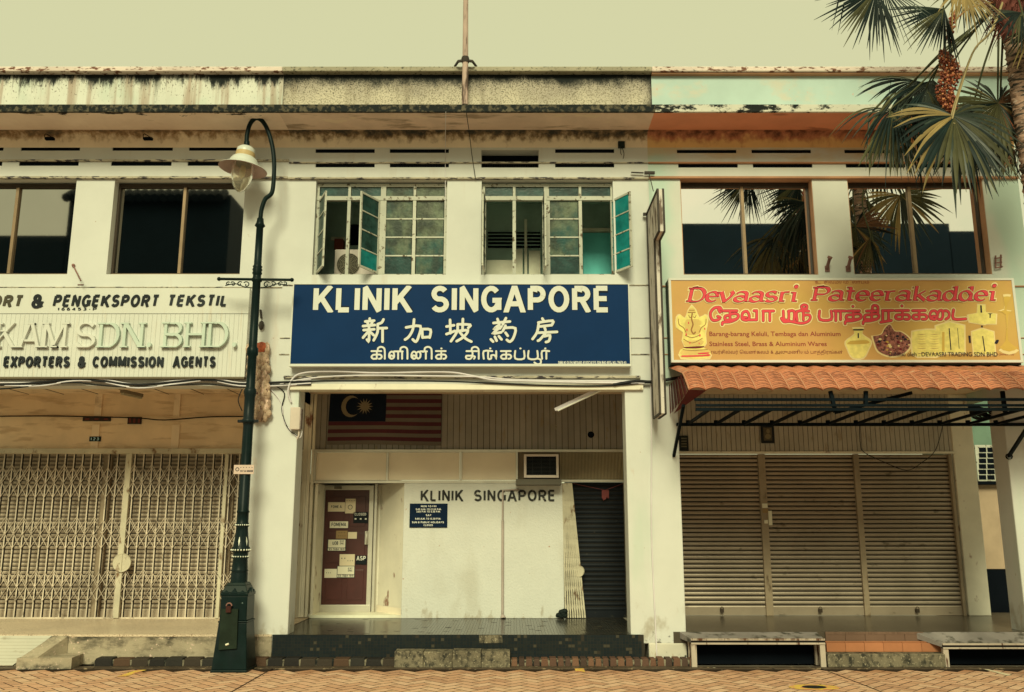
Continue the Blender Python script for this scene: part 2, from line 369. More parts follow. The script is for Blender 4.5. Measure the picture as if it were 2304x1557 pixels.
cop_l = mat('coping_cement', A(205, 190, 140), var=.1, stains=[stain(A(110, 75, 45), 0.57, .04, (9, 9, 24), 8), stain(MOULD, .66, .04, (14, 14, 30), 8)], bump=.3)
cop_c = mat('coping_grey_cement', (.38, .34, .26), var=.15, stains=[stain(MOULD, .60, .06, (20, 20, 30), 8, amt=.8)], bump=.3)
fas_d = mat('mouldy_fascia', (.10, .085, .06), var=.3, stains=[stain(MOULD, .46, .07, (13, 13, 13), 9), stain(A(205, 190, 140), .735, .03, (22, 22, 8), 8, amt=.7)], bump=.4)
fas_r = mat('patchy_white_fascia', (.62, .60, .53), var=.06, stains=[stain(MOULD, .575, .035, (2.6, 2.6, 5), 10, x0=PX(1950, 240, -.9), x1=PX(1470, 240, -.9), xg=.12, rough=.75)], bump=.2)
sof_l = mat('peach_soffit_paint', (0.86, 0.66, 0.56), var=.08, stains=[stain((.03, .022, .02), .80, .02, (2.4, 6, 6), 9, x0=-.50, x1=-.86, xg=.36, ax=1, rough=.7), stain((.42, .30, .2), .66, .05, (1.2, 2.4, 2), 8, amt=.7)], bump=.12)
sof_c = mat('stained_beige_soffit', (0.74, 0.57, 0.49), var=.10, stains=[stain((.30, .22, .16), .60, .06, (.9, 3, 2), 8, amt=.8), stain((.82, .68, .52), .63, .01, (1.2, 4, 3), 5, amt=.5)], bump=.12)
sof_r = mat('terracotta_soffit_paint', (0.72, 0.30, 0.19), var=.08, stains=[stain((.30, .12, .08), .63, .05, (1, 3, 2), 8, amt=.7), stain(A(225, 175, 95), .95, .12, (2, 2, 2), 4, PZ(322, 0) + .12, PZ(332, 0), .62)], bump=.1)
edge_d = mat('dark_ceiling_seam', (0.05, 0.04, 0.035)); strip_r = mat('russet_string_course', (0.42, 0.22, 0.13), var=.15)  # edge_d is the dark colour of the ceiling board seams
groove = mat('string_course_grime', (.46, .41, .33), var=.2, stains=[stain(GRIME, .55, .05, (8, 8, 30), 6)])
void = mat('dark_void', (0.006, 0.008, 0.012), rough=.9, spec=.0)
fr_brown = mat('bronze_aluminium_frame', (0.060, 0.045, 0.036), rough=.45, metal=.2, var=.15); fr_mull = mat('worn_bronze_mullion', (0.27, 0.19, 0.125), rough=.4, metal=.4, var=.15)
reveal_r = mat('russet_reveal_paint', (0.46, 0.25, 0.15), var=.12)
glass_l = mat('smoked_tinted_glass', (0.42, 0.40, 0.36), rough=.02, metal=1.0, spec=.5, var=.02)
glass_r = mat('mirror_film_glass', (0.97, 0.93, 0.93), rough=.015, metal=1.0, spec=.5, var=.01)
glass_t = mat('teal_wired_glass', (0.018, 0.052, 0.050), rough=.25, spec=.15, var=.45, vs=5, bump=.25, bs=22)
glass_p = mat('rippled_pale_glass', (0.085, 0.105, 0.070), rough=.3, spec=.12, var=.7, vs=4.0, bump=.3, bs=22, stains=[stain((.008, .075, .075), .64, .14, (2.2, 2.2, 1.6), 4, amt=.9, z0=PZ(470, 0), z1=PZ(620, 0), grad=.20), stain((.022, .034, .03), .56, .1, (3.5, 3.5, 2), 4, amt=.85), stain((.16, .18, .13), .60, .08, (5, 5, 3), 6, amt=.5)])
glass_tb = mat('bright_teal_glass', (0.010, 0.19, 0.20), rough=.2, spec=.2, var=.35, vs=3)
sash_m = mat('weathered_steel_sash', (.50, .50, .44), var=.12, rough=.5, stains=[stain((.12, .09, .06), .61, .05, (14, 14, 14), 6)])
room_m = mat('teal_room_paint', (0.42, 0.56, 0.50), var=.2); room_lt = mat('pale_partition', (.8, .74, .6), var=.2)
ceil_m = mat('peach_ceiling_board', (0.84, 0.67, 0.5), var=.06, stains=[stain((.4, .27, .17), .62, .06, (1.5, 1.5, 3), 6, amt=.6)])
bw_l = mat('tan_board_wall', (0.82, 0.63, 0.44), var=.08, stains=[stain((.55, .38, .24), .58, .07, (1.2, 1.2, 7), 7, amt=.7)])
plank_c = mat('tan_tongue_groove_boards', (0.30, 0.275, 0.25), var=.1, island=.07, stains=[stain((.28, .21, .13), .64, .05, (6, 6, 2), 7, amt=.6)])
plank_r = mat('grey_beige_boards', (0.44, 0.40, 0.35), var=.1, island=.05, stains=[stain((.28, .21, .13), .64, .05, (6, 6, 2), 7, amt=.5)])
dirty_white = mat('grubby_white_paint', (0.78, 0.73, 0.62), var=.07, stains=[stain(A(130, 95, 60), .66, .05, (4, 4, 2.2), 8)])
kwall = mat('roughcast_cream_wall', (0.67, 0.67, 0.64), var=.03, bump=.7, bs=26, stains=[stain(A(165, 130, 85), .72, .03, (12, 12, 12), 8), stain((.30, .22, .13), .78, .06, (6, 6, 3), 7, .80, .44, .25, amt=.45), stain((.42, .38, .30), .62, .10, (1.2, 1.2, .5), 6, amt=.35)])
trans_m = mat('cream_transom_panel', (0.86, 0.76, 0.62), rough=.5, var=.06)
alu = mat('dull_aluminium', (0.60, 0.57, 0.50), rough=.4, metal=.5, var=.12)
door_m = mat('maroon_door_panel', (0.075, 0.022, 0.022), rough=.35, spec=.5, var=.2)
gatem = mat('galvanised_gate_steel', (0.36, 0.31, 0.23), rough=.5, metal=.25, var=.22, stains=[stain((.10, .07, .05), .58, .08, (5, 5, 3), 7, amt=.8)])
gate_lt = mat('cream_gate_paint', (.56, .51, .40), var=.15, rough=.5, stains=[stain((.2, .12, .07), .62, .06, (6, 6, 3), 7)])
shut_l = mat('beige_roller_slats', (0.44, 0.36, 0.28), rough=.5, metal=.1, var=.10, stains=[stain((.16, .11, .07), .66, .07, (1.5, 1.5, 5), 7, amt=.6)])
shut_r = mat('taupe_roller_slats', (0.36, 0.29, 0.225), rough=.36, metal=.25, spec=.5, var=.1, stains=[stain((.09, .07, .05), .66, .05, (3, 3, 6), 7, amt=.7)])
shut_k = mat('navy_roller_slats', (0.016, 0.019, 0.024), rough=.5, spec=.06, metal=0, var=.2, stains=[stain((.1, .09, .07), .68, .04, (5, 5, 8), 7, amt=.6)])
post_m = mat('taupe_shutter_post', (0.32, 0.25, 0.18), rough=.5, var=.15, stains=[stain((.12, .08, .05), .62, .06, (5, 5, 2), 7)])
terr = mat('speckled_terrazzo', (.66, .54, .41), rough=.35, var=.08, stains=[stain(A(120, 90, 55), .58, .05, (60, 60, 60), 3)])
conc = mat('stained_concrete', (.38, .32, .24), var=.15, bump=.6, bs=45, stains=[stain(MOULD, .76, .1, (2.2, 2.2, 3), 9, .2, .43, .32, amt=.85, rough=.7), stain(MOULD, .80, .1, (3, 3, 5), 9, .2, .0, .3, amt=.8, rough=.7), stain((.07, .06, .045), .57, .12, (2.6, 2.6, 5), 9, amt=.75, rough=.7), stain(A(200, 175, 125), .66, .05, (20, 20, 20), 5)])
conc_d = mat('mossy_concrete', (.19, .16, .115), var=.2, bump=.9, bs=30, stains=[stain(MOULD, .54, .12, (11, 11, 8), 9, amt=.85), stain((.42, .36, .26), .62, .05, (34, 34, 34), 5, amt=.8)])
tile_d = mat('dark_mosaic_tile', (0.045, 0.043, 0.036), rough=.22, spec=.5, var=.2, icols=[(.040, .039, .034)] * 16 + [(.13, .115, .08)] + [(.036, .037, .034)] * 13)
tile_n = mat('navy_mosaic_tile', (0.016, 0.022, 0.026), rough=.35, spec=.06, var=.2, icols=[(.015, .021, .026)] * 17 + [(.075, .066, .05)] + [(.020, .025, .027)] * 13)
grout = mat('dark_grout', (0.035, 0.03, 0.025))
floor_r = mat('dark_glazed_floor', (0.075, 0.062, 0.048), rough=.25, spec=.5, var=.2)
tile_o = mat('orange_quarry_tile', (.40, .165, .085), rough=.45, var=.1, island=.1); tile_br = mat('brown_quarry_tile', (.16, .10, .075), rough=.4, var=.1, island=.1)

# ------------------------------------------------------------------ key planes
YB = 2.45
Z_COVE, Z_BEAM, Z_CEIL = PZ(328.5, 0), PZ(868, 0), 4.54
Z_FL, Z_FR = 0.437, 0.475
XLL = -10.0
X1, X2, XR = PX(637, 200, -.62), PX(1466, 200, -.62), PX(2290, 400, 0)
YF = -0.9
Z_F0, Z_F1 = PZ(251, YF), PZ(235, YF)
Z_SOF = Z_F0 + 0.03
Z_CT = PZ(149, -.74)

def rpx(r, Y=0):                              # photo rectangle -> x0, x1, z0, z1
    ym = (r[1] + r[3]) / 2
    return PX(r[0], ym, Y), PX(r[2], ym, Y), PZ(r[3], Y), PZ(r[1], Y)
def wall_holes(mb, x0, x1, z0, z1, holes, Y=0, depth=0.3):
    xs = sorted({x0, x1} | {h[0] for h in holes} | {h[1] for h in holes}); zs = sorted({z0, z1} | {h[2] for h in holes} | {h[3] for h in holes})
    xs = [x for x in xs if x0 <= x <= x1]; zs = [z for z in zs if z0 <= z <= z1]
    for a, b in zip(xs, xs[1:]):
        for c, d in zip(zs, zs[1:]):
            mxx, mz = (a + b) / 2, (c + d) / 2
            if any(h[0] < mxx < h[1] and h[2] < mz < h[3] for h in holes): continue
            mb.face([(a, Y, c), (b, Y, c), (b, Y, d), (a, Y, d)])
    for a, b, c, d in holes:
        a = max(a, x0); b = min(b, x1); e = Y + depth
        mb.face([(a, Y, c), (a, e, c), (a, e, d), (a, Y, d)]); mb.face([(b, Y, c), (b, Y, d), (b, e, d), (b, e, c)])
        mb.face([(a, Y, d), (a, e, d), (b, e, d), (b, Y, d)]); mb.face([(a, Y, c), (b, Y, c), (b, e, c), (a, e, c)])
def profile(mb, prof, x0, x1, n=1, smooth=False, wob=0.0):
    rows = []
    for i in range(n + 1):
        x = x0 + (x1 - x0) * i / n
        rows.append([(x, y, z) for y, z in prof])
    mb.grid(rows, smooth)

soot_shade = dict(thr=.86, soft=.17, scale=(7, 7, 5), detail=8, z0=Z_COVE + .02, z1=PZ(296, 0) + .02, grad=.62)  # soot plus painted shade, darkening up into the cove's inner corner
cove_l = mat('soot_shaded_peach_cove', (0.86, 0.70, 0.56), var=.06, stains=[stain((.34, .21, .12), **{**soot_shade, 'thr': .80}), stain((.075, .06, .05), **{**soot_shade, 'thr': 1.02})], bump=.1)
cove_c = mat('soot_shaded_beige_cove', (0.86, 0.72, 0.58), var=.06, stains=[stain((.30, .20, .12), **{**soot_shade, 'thr': .74}), stain((.045, .045, .042), **{**soot_shade, 'thr': .90})], bump=.1)
cove_r = mat('soot_shaded_terracotta_cove', (0.80, 0.52, 0.24), var=.06, stains=[stain((.50, .20, .12), **{**soot_shade, 'thr': .70}), stain((.12, .05, .035), **{**soot_shade, 'thr': .96})], bump=.1)
def upper(shop, x0, x1, wm, par, cop, fas, sof, slots, wins, strip, reveal=None):
    holes = [rpx(r) for r in slots] + [rpx(r) for r in wins]
    mb = MB().m(wm); wall_holes(mb, x0, x1, Z_BEAM, Z_SOF + .1, holes)
    mb.box(x0 + .001, x1 - .001, .30, .34, Z_BEAM + .002, Z_BEAM + .35)
    mb.face([(x0, 0, Z_BEAM), (x0, .34, Z_BEAM), (x1, .34, Z_BEAM), (x1, 0, Z_BEAM)])
    mb.face([(x1, 0, Z_BEAM), (x1, 6, Z_BEAM), (x1, 6, Z_CT - .3), (x1, 0, Z_CT - .3)]); mb.face([(x0, 0, Z_BEAM), (x0, 0, Z_CT - .3), (x0, 6, Z_CT - .3), (x0, 6, Z_BEAM)])
    mb.face([(x0, -.5, Z_CT - .25), (x1, -.5, Z_CT - .25), (x1, 6, Z_CT - .25), (x0, 6, Z_CT - .25)])
    mb.build('wall', parent=shop)
    for r in slots:                           # dark panel standing in for the shade inside each ventilation slot
        a, b, c, d = rpx(r); yv = .25 if d - c > .15 else .022; MB().box(a - .002, b + .002, yv, yv + .02, c - .002, d + .002).build('air_vent', void, shop)
    s = MB()
    for (ya, yb, pr, wdw) in strip:
        s.box(x0 + .002, x1 - .002, -pr, 0.01, PZ(yb, -pr), PZ(ya, -pr))
    s.build('string_course', strip_r if wm is wall_r else groove, shop, bevel=.006)
    # cove and soffit
    cv = [(-.001, Z_COVE - .03), (-.006, Z_COVE)] + [(-.01 - .13 * (1 - math.cos(a * math.pi / 12)) ** 1.6, Z_COVE + (Z_SOF - Z_COVE) * math.sin(a * math.pi / 12)) for a in range(1, 7)]
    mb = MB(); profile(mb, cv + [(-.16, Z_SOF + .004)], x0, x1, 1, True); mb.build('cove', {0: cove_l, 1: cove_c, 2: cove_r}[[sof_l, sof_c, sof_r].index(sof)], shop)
    mb = MB(); profile(mb, [(-.155, Z_SOF), (-.5, Z_SOF + .004), (YF + .05, Z_SOF)], x0, x1); mb.build('soffit', sof, shop)
    mb = MB(); profile(mb, [(YF + .05, Z_SOF + .002), (YF + .05, Z_F0), (YF, Z_F0), (YF, Z_F1), (-.4, Z_F1 + .05)], x0, x1); mb.build('fascia', fas, shop)
    mb = MB(); mb.box(x0 + .001, x1 - .001, -.62, -.35, Z_F1 - .05, PZ(157, -.62)); mb.build('parapet', par, shop)
    mb = MB(); mb.box(x0, x1, -.74, -.3, PZ(160, -.74), Z_CT); mb.build('coping', cop, shop, bevel=.015)

joint_m = mat('grimy_shadow_gap', (.020, .018, .016), rough=.8, var=.3)  # grime and the shadow gap between slats, painted as dark strips
def slat_shutter(shop, x0, x1, z0, z1, Y, pitch, mm, deep=.028, name='roller_shutter', jf=1.0):
    mb = MB(); n = max(1, round((z1 - z0) / pitch)); p = (z1 - z0) / n; prof = []
    for i in range(n):
        z = z0 + i * p
        prof += [(Y + .012, z), (Y + .012, z + .14 * p), (Y - deep * .35, z + .16 * p), (Y - deep * .8, z + .34 * p), (Y - deep, z + .58 * p), (Y - deep * .75, z + .82 * p), (Y - deep * .3, z + .98 * p)]
    prof.append((Y + .012, z1))
    profile(mb, prof, x0, x1)
    mb.box(x0, x1, Y - deep - .012, Y + .01, z0 - .015, z0 + .11)     # bottom rail
    o = mb.build(name, mm, shop); mb = MB()
    for i in range(2, n): z = z0 + i * p; mb.box(x0, x1, Y - deep * .62, Y + .012, z + (.06 - .10 * jf) * p, z + (.06 + .10 * jf) * p)
    mb.build('slat_joint', joint_m, o); return o
def planks(shop, x0, x1, z0, z1, Y, pitch, mm, name='board_wall'):
    mb = MB(); n = round((x1 - x0) / pitch); p = (x1 - x0) / n
    for i in range(n): mb.box(x0 + i * p + .005, x0 + (i + 1) * p - .005, Y, Y + .02, z0, z1)
    o = mb.build(name, mm, shop)
    MB().box(x0, x1, Y + .016, Y + .06, z0, z1).build('backing_board', grout, o)
    return o

# ================================================================== LEFT SHOPHOUSE
STRIP = [(358, 362, .035, 0), (396, 401, .05, 0), (645, 647, .02, 0)]
left = thing('shophouse', (X1 - 4, 0, 0), 'cream shophouse with tinted sliding windows upstairs and a lattice gate below', 'shophouse', 'row of two storey shophouses')
sl = [(-60, 330, 8, 339), (47, 330, 180, 339), (253, 330, 389, 339), (425, 330, 560, 339), (-60, 363, 5, 373), (43, 363, 177, 373), (250, 363, 386, 373), (422, 363, 557, 373)]
LW = [(-135, 403, 162, 617), (249, 403, 546, 617)]
upper(left, XLL, X1, wall_l, par_l, cop_l, fas_d, sof_l, sl, LW, STRIP)
def sliding_window(shop, r, Y, glass, fm, split, sill=.03, top=10):
    a, b, c, d = rpx(r); f = MB(); tk = .035
    d2 = d - .02
    f.box(a, b, Y - .05, Y + .03, c + .001, c + .06); f.box(a, b, Y - .04, Y + .03, d2 - .07, d2)
    f.box(a, a + tk, Y - .042, Y + .028, c + .06, d2 - .07); f.box(b - tk, b, Y - .042, Y + .028, c + .06, d2 - .07)
    mxx = a + (b - a) * split
    o = f.build('window', fm, shop, bevel=.004); MB().box(mxx - .026, mxx + .026, Y - .045, Y + .026, c + .06, d2 - .07).build('mullion', fr_mull, o, bevel=.004); MB().box(a + .001, b - .001, Y - .056, Y - .051, c + .002, c + .05).build('sill_rail', fr_mull, o)
    for u0, u1, k in ((a + tk, mxx - .028, 0), (mxx + .028, b - tk, 1)):
        MB().box(u0, u1, Y + .002 + k * .006, Y + .012 + k * .006, c + .06, d2 - .07).build('pane', glass, o)
    return o
for r in LW: sliding_window(left, r, .2, glass_l, fr_brown, .515)
# ground floor of the left shop
gx1 = PX(560, 1200, 0)
MB().box(XLL, X1, .02, YB, Z_CEIL, Z_CEIL + .1).build('ceiling', ceil_m, left)
mb = MB()
for k in range(-3, 8):                        # ceiling board seams
    x = PX(62 + 85 * k, 880, 1.2); mb.box(x, x + .015, .4, YB, Z_CEIL - .006, Z_CEIL + .01)
mb.build('ceiling_seam', edge_d, left)
xr_ = PX(640, 1200, YB)
zt, zl, zg = PZ(886, YB), PZ(937, YB), PZ(1010, YB)
MB().box(XLL, xr_, YB, YB + .1, zl, Z_CEIL).build('upper_board', bw_l, left)
MB().box(XLL, xr_, YB - .05, YB + .1, zg, zl - .001).build('lower_board', bw_l, left)
mb = MB()
for x0_, x1_ in ((213, 229), (391, 405)): mb.pbox(x0_, 886, x1_, 936, YB - .04, .04)
for x0_, x1_ in ((205, 222), (385, 403)): mb.pbox(x0_, 955, x1_, 1009, YB - .075, .03)
mb.build('batten', ceil_m, left, bevel=.004)
MB().box(XLL, xr_, YB - .16, YB + .05, PZ(1020, YB - .16), zg - .002).build('lintel', gate_lt, left, bevel=.008)
gz0, gz1 = Z_FL + .01, PZ(1019, YB)
shut = slat_shutter(left, XLL, xr_, gz0, gz1, YB + .12, .075, shut_l, .018, jf=.6)
for xa, xb in ((-165, -145), (218, 236), (502, 517)):
    xm = PX((xa + xb) / 2, 1200, YB); MB().box(xm - .075, xm + .075, YB + .02, YB + .09, gz0, gz1).build('shutter_post', post_m, left)
gate_bar = mat('pale_gate_bar', (.66, .57, .47), rough=.5, metal=.1, var=.2, stains=[stain((.12, .08, .05), .62, .07, (5, 5, 3), 7, amt=.8)])
g = MB(); gy = YB - .08; step = .163; nb = int((xr_ - XLL) / step); xs = [xr_ - .06 - i * step for i in range(nb)]
gd = mat('gate_channel_shadow', (.035, .03, .026))  # dark strips painted for shade in the bar channels and behind the lattice
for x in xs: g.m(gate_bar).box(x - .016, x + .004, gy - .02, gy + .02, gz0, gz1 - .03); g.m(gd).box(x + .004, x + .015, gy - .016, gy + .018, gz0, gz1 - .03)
g.m(gate_bar)
g.box(XLL, xr_, gy - .03, gy + .03, gz1 - .03, gz1); g.box(XLL, xr_, gy - .025, gy + .025, gz0 - .012, gz0 + .012)
gate = g.build('lattice_gate', None, left)
def lattice(y0, y1, name='lattice_bars'):
    z1_, z0_ = PZ(y0, gy), PZ(y1, gy); zm = (z0_ + z1_) / 2; mbx = MB().m(gate_bar)
    for i, x in enumerate(xs):
        for s_ in (-1, 1):
            yy = gy - .026 - .007 * (s_ > 0)
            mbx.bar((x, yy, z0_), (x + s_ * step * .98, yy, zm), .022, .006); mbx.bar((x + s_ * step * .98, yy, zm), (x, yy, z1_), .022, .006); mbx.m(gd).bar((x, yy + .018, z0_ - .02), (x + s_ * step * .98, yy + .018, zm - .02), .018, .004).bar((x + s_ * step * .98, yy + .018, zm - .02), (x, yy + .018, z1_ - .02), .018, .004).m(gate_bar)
            if i % 2 == 0: mbx.bar((x - s_ * step * .1, yy - .012, zm + .02), (x + s_ * step * 1.0, yy - .012, z1_ + .06), .014, .006)
    mbx.build(name, None, gate)
lattice(1052, 1120); lattice(1170, 1234); lattice(1288, 1352)
lx = PX(279, 1200, gy); mb = MB(); mb.box(lx - .055, lx + .045, gy - .05, gy + .03, gz0, gz1); mb.build('meeting_stile', gate_lt, gate, bevel=.006)
lx2 = PX(500, 1200, gy); MB().box(lx2 - .02, lx2 + .04, gy - .045, gy + .03, gz0, gz1).build('guide_stile', gate_lt, gate)
c = P(274, 1266, gy - .08); mb = MB(); mb.lathe([(0, .0), (.14, 0), (.165, -.008), (.165, .03), (0, .03)], c, 28, False, (0, 1, 0)); mb.box(c.x - .004, c.x + .004, c.y - .014, c.y, c.z - .165, c.z + .165)
mb.ball(c + Vector((-.05, -.004, -.01)), .014)
mb.build('lock_disc', gate_lt, gate)
# walkway floor, kerb wall
mb = MB().m(terr); mb.box(XLL, PX(612, 1440, 0), 0.0, YB + .2, .3, Z_FL); mb.m(conc).box(XLL, PX(612, 1440, 0), -.02, 0.001, 0.0, Z_FL - .03); mb.m(terr).box(XLL, PX(612, 1440, 0), -.03, 0.0, Z_FL - .03, Z_FL + .001)
mb.build('walkway_floor', parent=left)
# shared left pillar
def pillar(shop, r_top, r_bot, zb, depth=.42, Y=0.0, mm=pillar_m, zt=None, name='pillar'):
    xa = (PX(r_top[0], r_top[2], Y) + PX(r_bot[0], r_bot[2], Y)) / 2; xb = (PX(r_top[1], r_top[2], Y) + PX(r_bot[1], r_bot[2], Y)) / 2
    mb = MB(); mb.box(xa, xb, Y + .003, Y + depth, zb, zt or Z_BEAM - .001); return mb.build(name, mm, shop, bevel=.015), xa, xb
pl, pxa, pxb = pillar(left, (566, 669, 900), (548, 651, 1420), 0.0)

# ================================================================== MIDDLE SHOPHOUSE
mid = thing('shophouse', ((X1 + X2) / 2, 0, 0), 'pale clinic shophouse with open teal casements upstairs and a blue sign', 'shophouse', 'row of two storey shophouses')
sl = [(a, y0, b, y1) for y0, y1 in ((335, 344), (367.5, 376.5)) for a, b in ((710, 843), (877, 1010), (1249, 1382))] + [(1083, 337, 1212, 377)]
CW = [(707, 405, 1005, 618), (1083, 405, 1381, 618)]
upper(mid, X1, X2, wall_c, par_c, cop_c, fas_d, sof_c, sl, CW, [(363.5, 366.5, .03, 0), (398, 402, .05, 0), (640, 642, .02, 0), (759, 761, .018, 0), (796, 798, .018, 0)])
# grille in the big vent
a, b, c, d = rpx((1083, 337, 1212, 377)); mb = MB()
for k in range(24): x = a + (b - a) * (k + .5) / 24; mb.box(x - .004, x + .004, .2, .208, c, d - .12)
for k in range(5): z = c + (d - .12 - c) * (k + .5) / 5; mb.box(a, b, .209, .215, z - .004, z + .004)
mb.build('vent_grille', mat('dark_grille', (.03, .03, .035)), mid)
# room behind the casements
ra, rb = rpx(CW[0])[0] - .5, rpx(CW[1])[1] + .5; rz0, rz1 = rpx(CW[0])[2] - .5, rpx(CW[0])[3] + .15
mb = MB().m(room_m)
mb.face([(ra, 1.55, rz0), (rb, 1.55, rz0), (rb, 1.55, rz1), (ra, 1.55, rz1)]); mb.face([(ra, .31, rz1), (rb, .31, rz1), (rb, 2.6, rz1), (ra, 2.6, rz1)])
mb.face([(ra, .31, rz0), (rb, .31, rz0), (rb, 2.6, rz0), (ra, 2.6, rz0)]); mb.face([(ra, .31, rz0), (ra, 2.6, rz0), (ra, 2.6, rz1), (ra, .31, rz1)]); mb.face([(rb, .31, rz0), (rb, 2.6, rz0), (rb, 2.6, rz1), (rb, .31, rz1)])
mb.m(room_lt)
for r in ((1094, 585, 1158, 640), (1158, 560, 1176, 640), (1190, 564, 1216, 640), (1180, 493, 1186, 640), (1310, 513, 1375, 521), (745, 533, 775, 540)): mb.pbox(*r, 1.3, .05)
mb.m(mat('teal_back_panel', (.16, .62, .60), var=.15)).pbox(1312, 524, 1378, 640, 1.28, .04)
mb.m(room_m)
for k in range(4): mb.pbox(1098, 526 + 8 * k, 1216, 528 + 8 * k, 1.47, .02)
mb.m(void).pbox(1098, 522, 1216, 556, 1.5, .05).pbox(788, 505, 850, 550, 1.5, .05)
mb.m(mat('dark_red_box', (.22, .06, .04))).pbox(752, 537, 771, 560, 1.2, .2)
mb.build('room', parent=mid)
def sash(parent, hinge, width, z0, z1, ang, gl, rows=4, Y=.1):
    """a steel casement swung open about its hinge; ang in degrees from closed, sign of width = side"""
    ca, sa = math.cos(math.radians(ang)), math.sin(math.radians(ang)); W = abs(width); sg = 1 if width > 0 else -1
    def pt(u, v, o=0.0): return Vector((hinge + sg * (u * ca) + sg * o * sa, Y - u * sa + o * ca, v))
    f = MB(); t = .034
    for u0, u1, v0, v1 in ((0, W, z0, z0 + t), (0, W, z1 - t, z1), (0, t, z0 + t, z1 - t), (W - t, W, z0 + t, z1 - t)):
        f.hexa([pt(u0, v0, -.014), pt(u1, v0, -.014), pt(u1, v0, .014), pt(u0, v0, .014), pt(u0, v1, -.014), pt(u1, v1, -.014), pt(u1, v1, .014), pt(u0, v1, .014)])
    for k in range(1, rows):
        v = z0 + (z1 - z0) * k / rows; f.hexa([pt(t, v - .009, -.012), pt(W - t, v - .009, -.012), pt(W - t, v - .009, .012), pt(t, v - .009, .012), pt(t, v + .009, -.012), pt(W - t, v + .009, -.012), pt(W - t, v + .009, .012), pt(t, v + .009, .012)])
    o = f.build('casement', sash_m, parent)
    for k in range(rows):
        v0, v1 = z0 + (z1 - z0) * k / rows + .012, z0 + (z1 - z0) * (k + 1) / rows - .012
        q = MB(); q.hexa([pt(t, v0, -.003), pt(W - t, v0, -.003), pt(W - t, v0, .003), pt(t, v0, .003), pt(t, v1, -.003), pt(W - t, v1, -.003), pt(W - t, v1, .003), pt(t, v1, .003)])
        q.build('pane', gl[k % len(gl)], o)
    return o
def casement_window(r, xs_, lights):
    """xs_: photo x of jambs and mullions along the window; lights: what fills each of the four lower lights"""
    a, b, c, d = rpx(r); Y = .13; X = [PX(x, 520, Y) for x in xs_]; zt_, zt2 = PZ(452, Y), PZ(443, Y); zh = d - .03
    f = MB()
    f.box(a, b, Y - .04, Y + .04, zt_, zt2); f.box(a, b, Y - .03, Y + .04, zh - .05, zh); f.box(a, b, Y - .03, Y + .04, c, c + .04)
    for i, x in enumerate(X):
        wd = .028 if i not in (2,) else .055
        f.box(x - wd, x + wd, Y - .032, Y + .038, c + .04, zt_); f.box(x - wd * .8, x + wd * .8, Y - .030, Y + .036, zt2, zh - .05)
    o = f.build('window', sash_m, mid)
    for i in range(4):
        u0, u1 = X[i] + .03, X[i + 1] - .03
        MB().box(u0, u1, Y + .0, Y + .008, zt2, zh - .05).build('pane', glass_t if i < 2 or r[0] > 1000 else glass_p, o)
        k = lights[i]
        if k == 'pale':
            for q in range(4):
                z0_, z1_ = c + .04 + (zt_ - c - .04) * q / 4, c + .04 + (zt_ - c - .04) * (q + 1) / 4
                MB().box(u0 + .012, u1 - .012, Y, Y + .008, z0_ + .012, z1_ - .012).build('pane', glass_p if (q > 0 or i % 2) else glass_t, o)
            mb2 = MB()
            for q in range(1, 4): z_ = c + .04 + (zt_ - c - .04) * q / 4; mb2.box(u0, u1, Y - .012, Y + .014, z_ - .012, z_ + .012)
            mb2.build('glazing_bar', sash_m, o)
    zc0, zc1 = c + .04, zt_ - .01
    return o, zc0, zc1, X
w1, z0_, z1_, X = casement_window(CW[0], (713, 784, 861, 932, 1003), ('open', 'open', 'pale', 'pale'))
sash(w1, X[0] + .03, .52, z0_, z1_, 66, [glass_t]); sash(w1, X[2] - .06, -.52, z0_, z1_, 62, [glass_tb, glass_t, glass_t, glass_t])
w2, z0_, z1_, X = casement_window(CW[1], (1088, 1157, 1230, 1306, 1378), ('open', 'open', 'pale', 'open'))
sash(w2, X[0] + .03, .52, z0_, z1_, 93, [glass_t]); sash(w2, X[2] - .06, -.5, z0_, z1_, 92, [glass_t]); sash(w2, X[4] - .02, -.52, z0_, z1_, 122, [glass_tb])
# ground floor of the clinic
cx0, cx1 = PX(600, 1200, YB), PX(1530, 1200, YB)
MB().box(X1, X2, .02, YB + 1, Z_CEIL, Z_CEIL + .1).build('ceiling', ceil_m, mid)
MB().box(X1 + .2, X2 - .2, -.06, .2, PZ(877, -.06), PZ(863, -.06)).build('beam_ledge', dirty_white, mid, bevel=.01)
MB().box(PX(640, 830, 0), PX(1440, 830, 0), -.04, .02, PZ(852, 0), PZ(846, 0)).build('drip_ledge', groove, mid, bevel=.008)
planks(mid, cx0, PX(1495, 950, YB), PZ(1011, YB), Z_CEIL, YB, .114, plank_c)
t = MB().m(trans_m)
for r in ((711, 1018, 869, 1080), (874, 1018, 1034, 1080), (1040, 1018, 1161, 1080)): t.pbox(*r, YB - .03, .03)
tf = MB().m(alu)
tf.pbox(705, 1011, 1408, 1017, YB - .07, .1); tf.pbox(705, 1081, 1264, 1087, YB - .07, .1); tf.pbox(1264, 1079, 1408, 1084, YB - .07, .1)
for x in (708, 871.5, 1037, 1163): tf.pbox(x - 2.5, 1017, x + 2.5, 1081, YB - .065, .08)
tfo = tf.build('transom_frame', parent=mid, bevel=.004); t.build('transom_panel', parent=tfo)
rb_ = MB(); x0_, x1_ = PX(1260, 1047, YB), PX(1408, 1047, YB); n = 46
for k in range(n): u = x0_ + (x1_ - x0_) * k / n; rb_.box(u + .004, u + (x1_ - x0_) / n - .008, YB - .045, YB - .01, PZ(1078, YB), PZ(1017, YB))
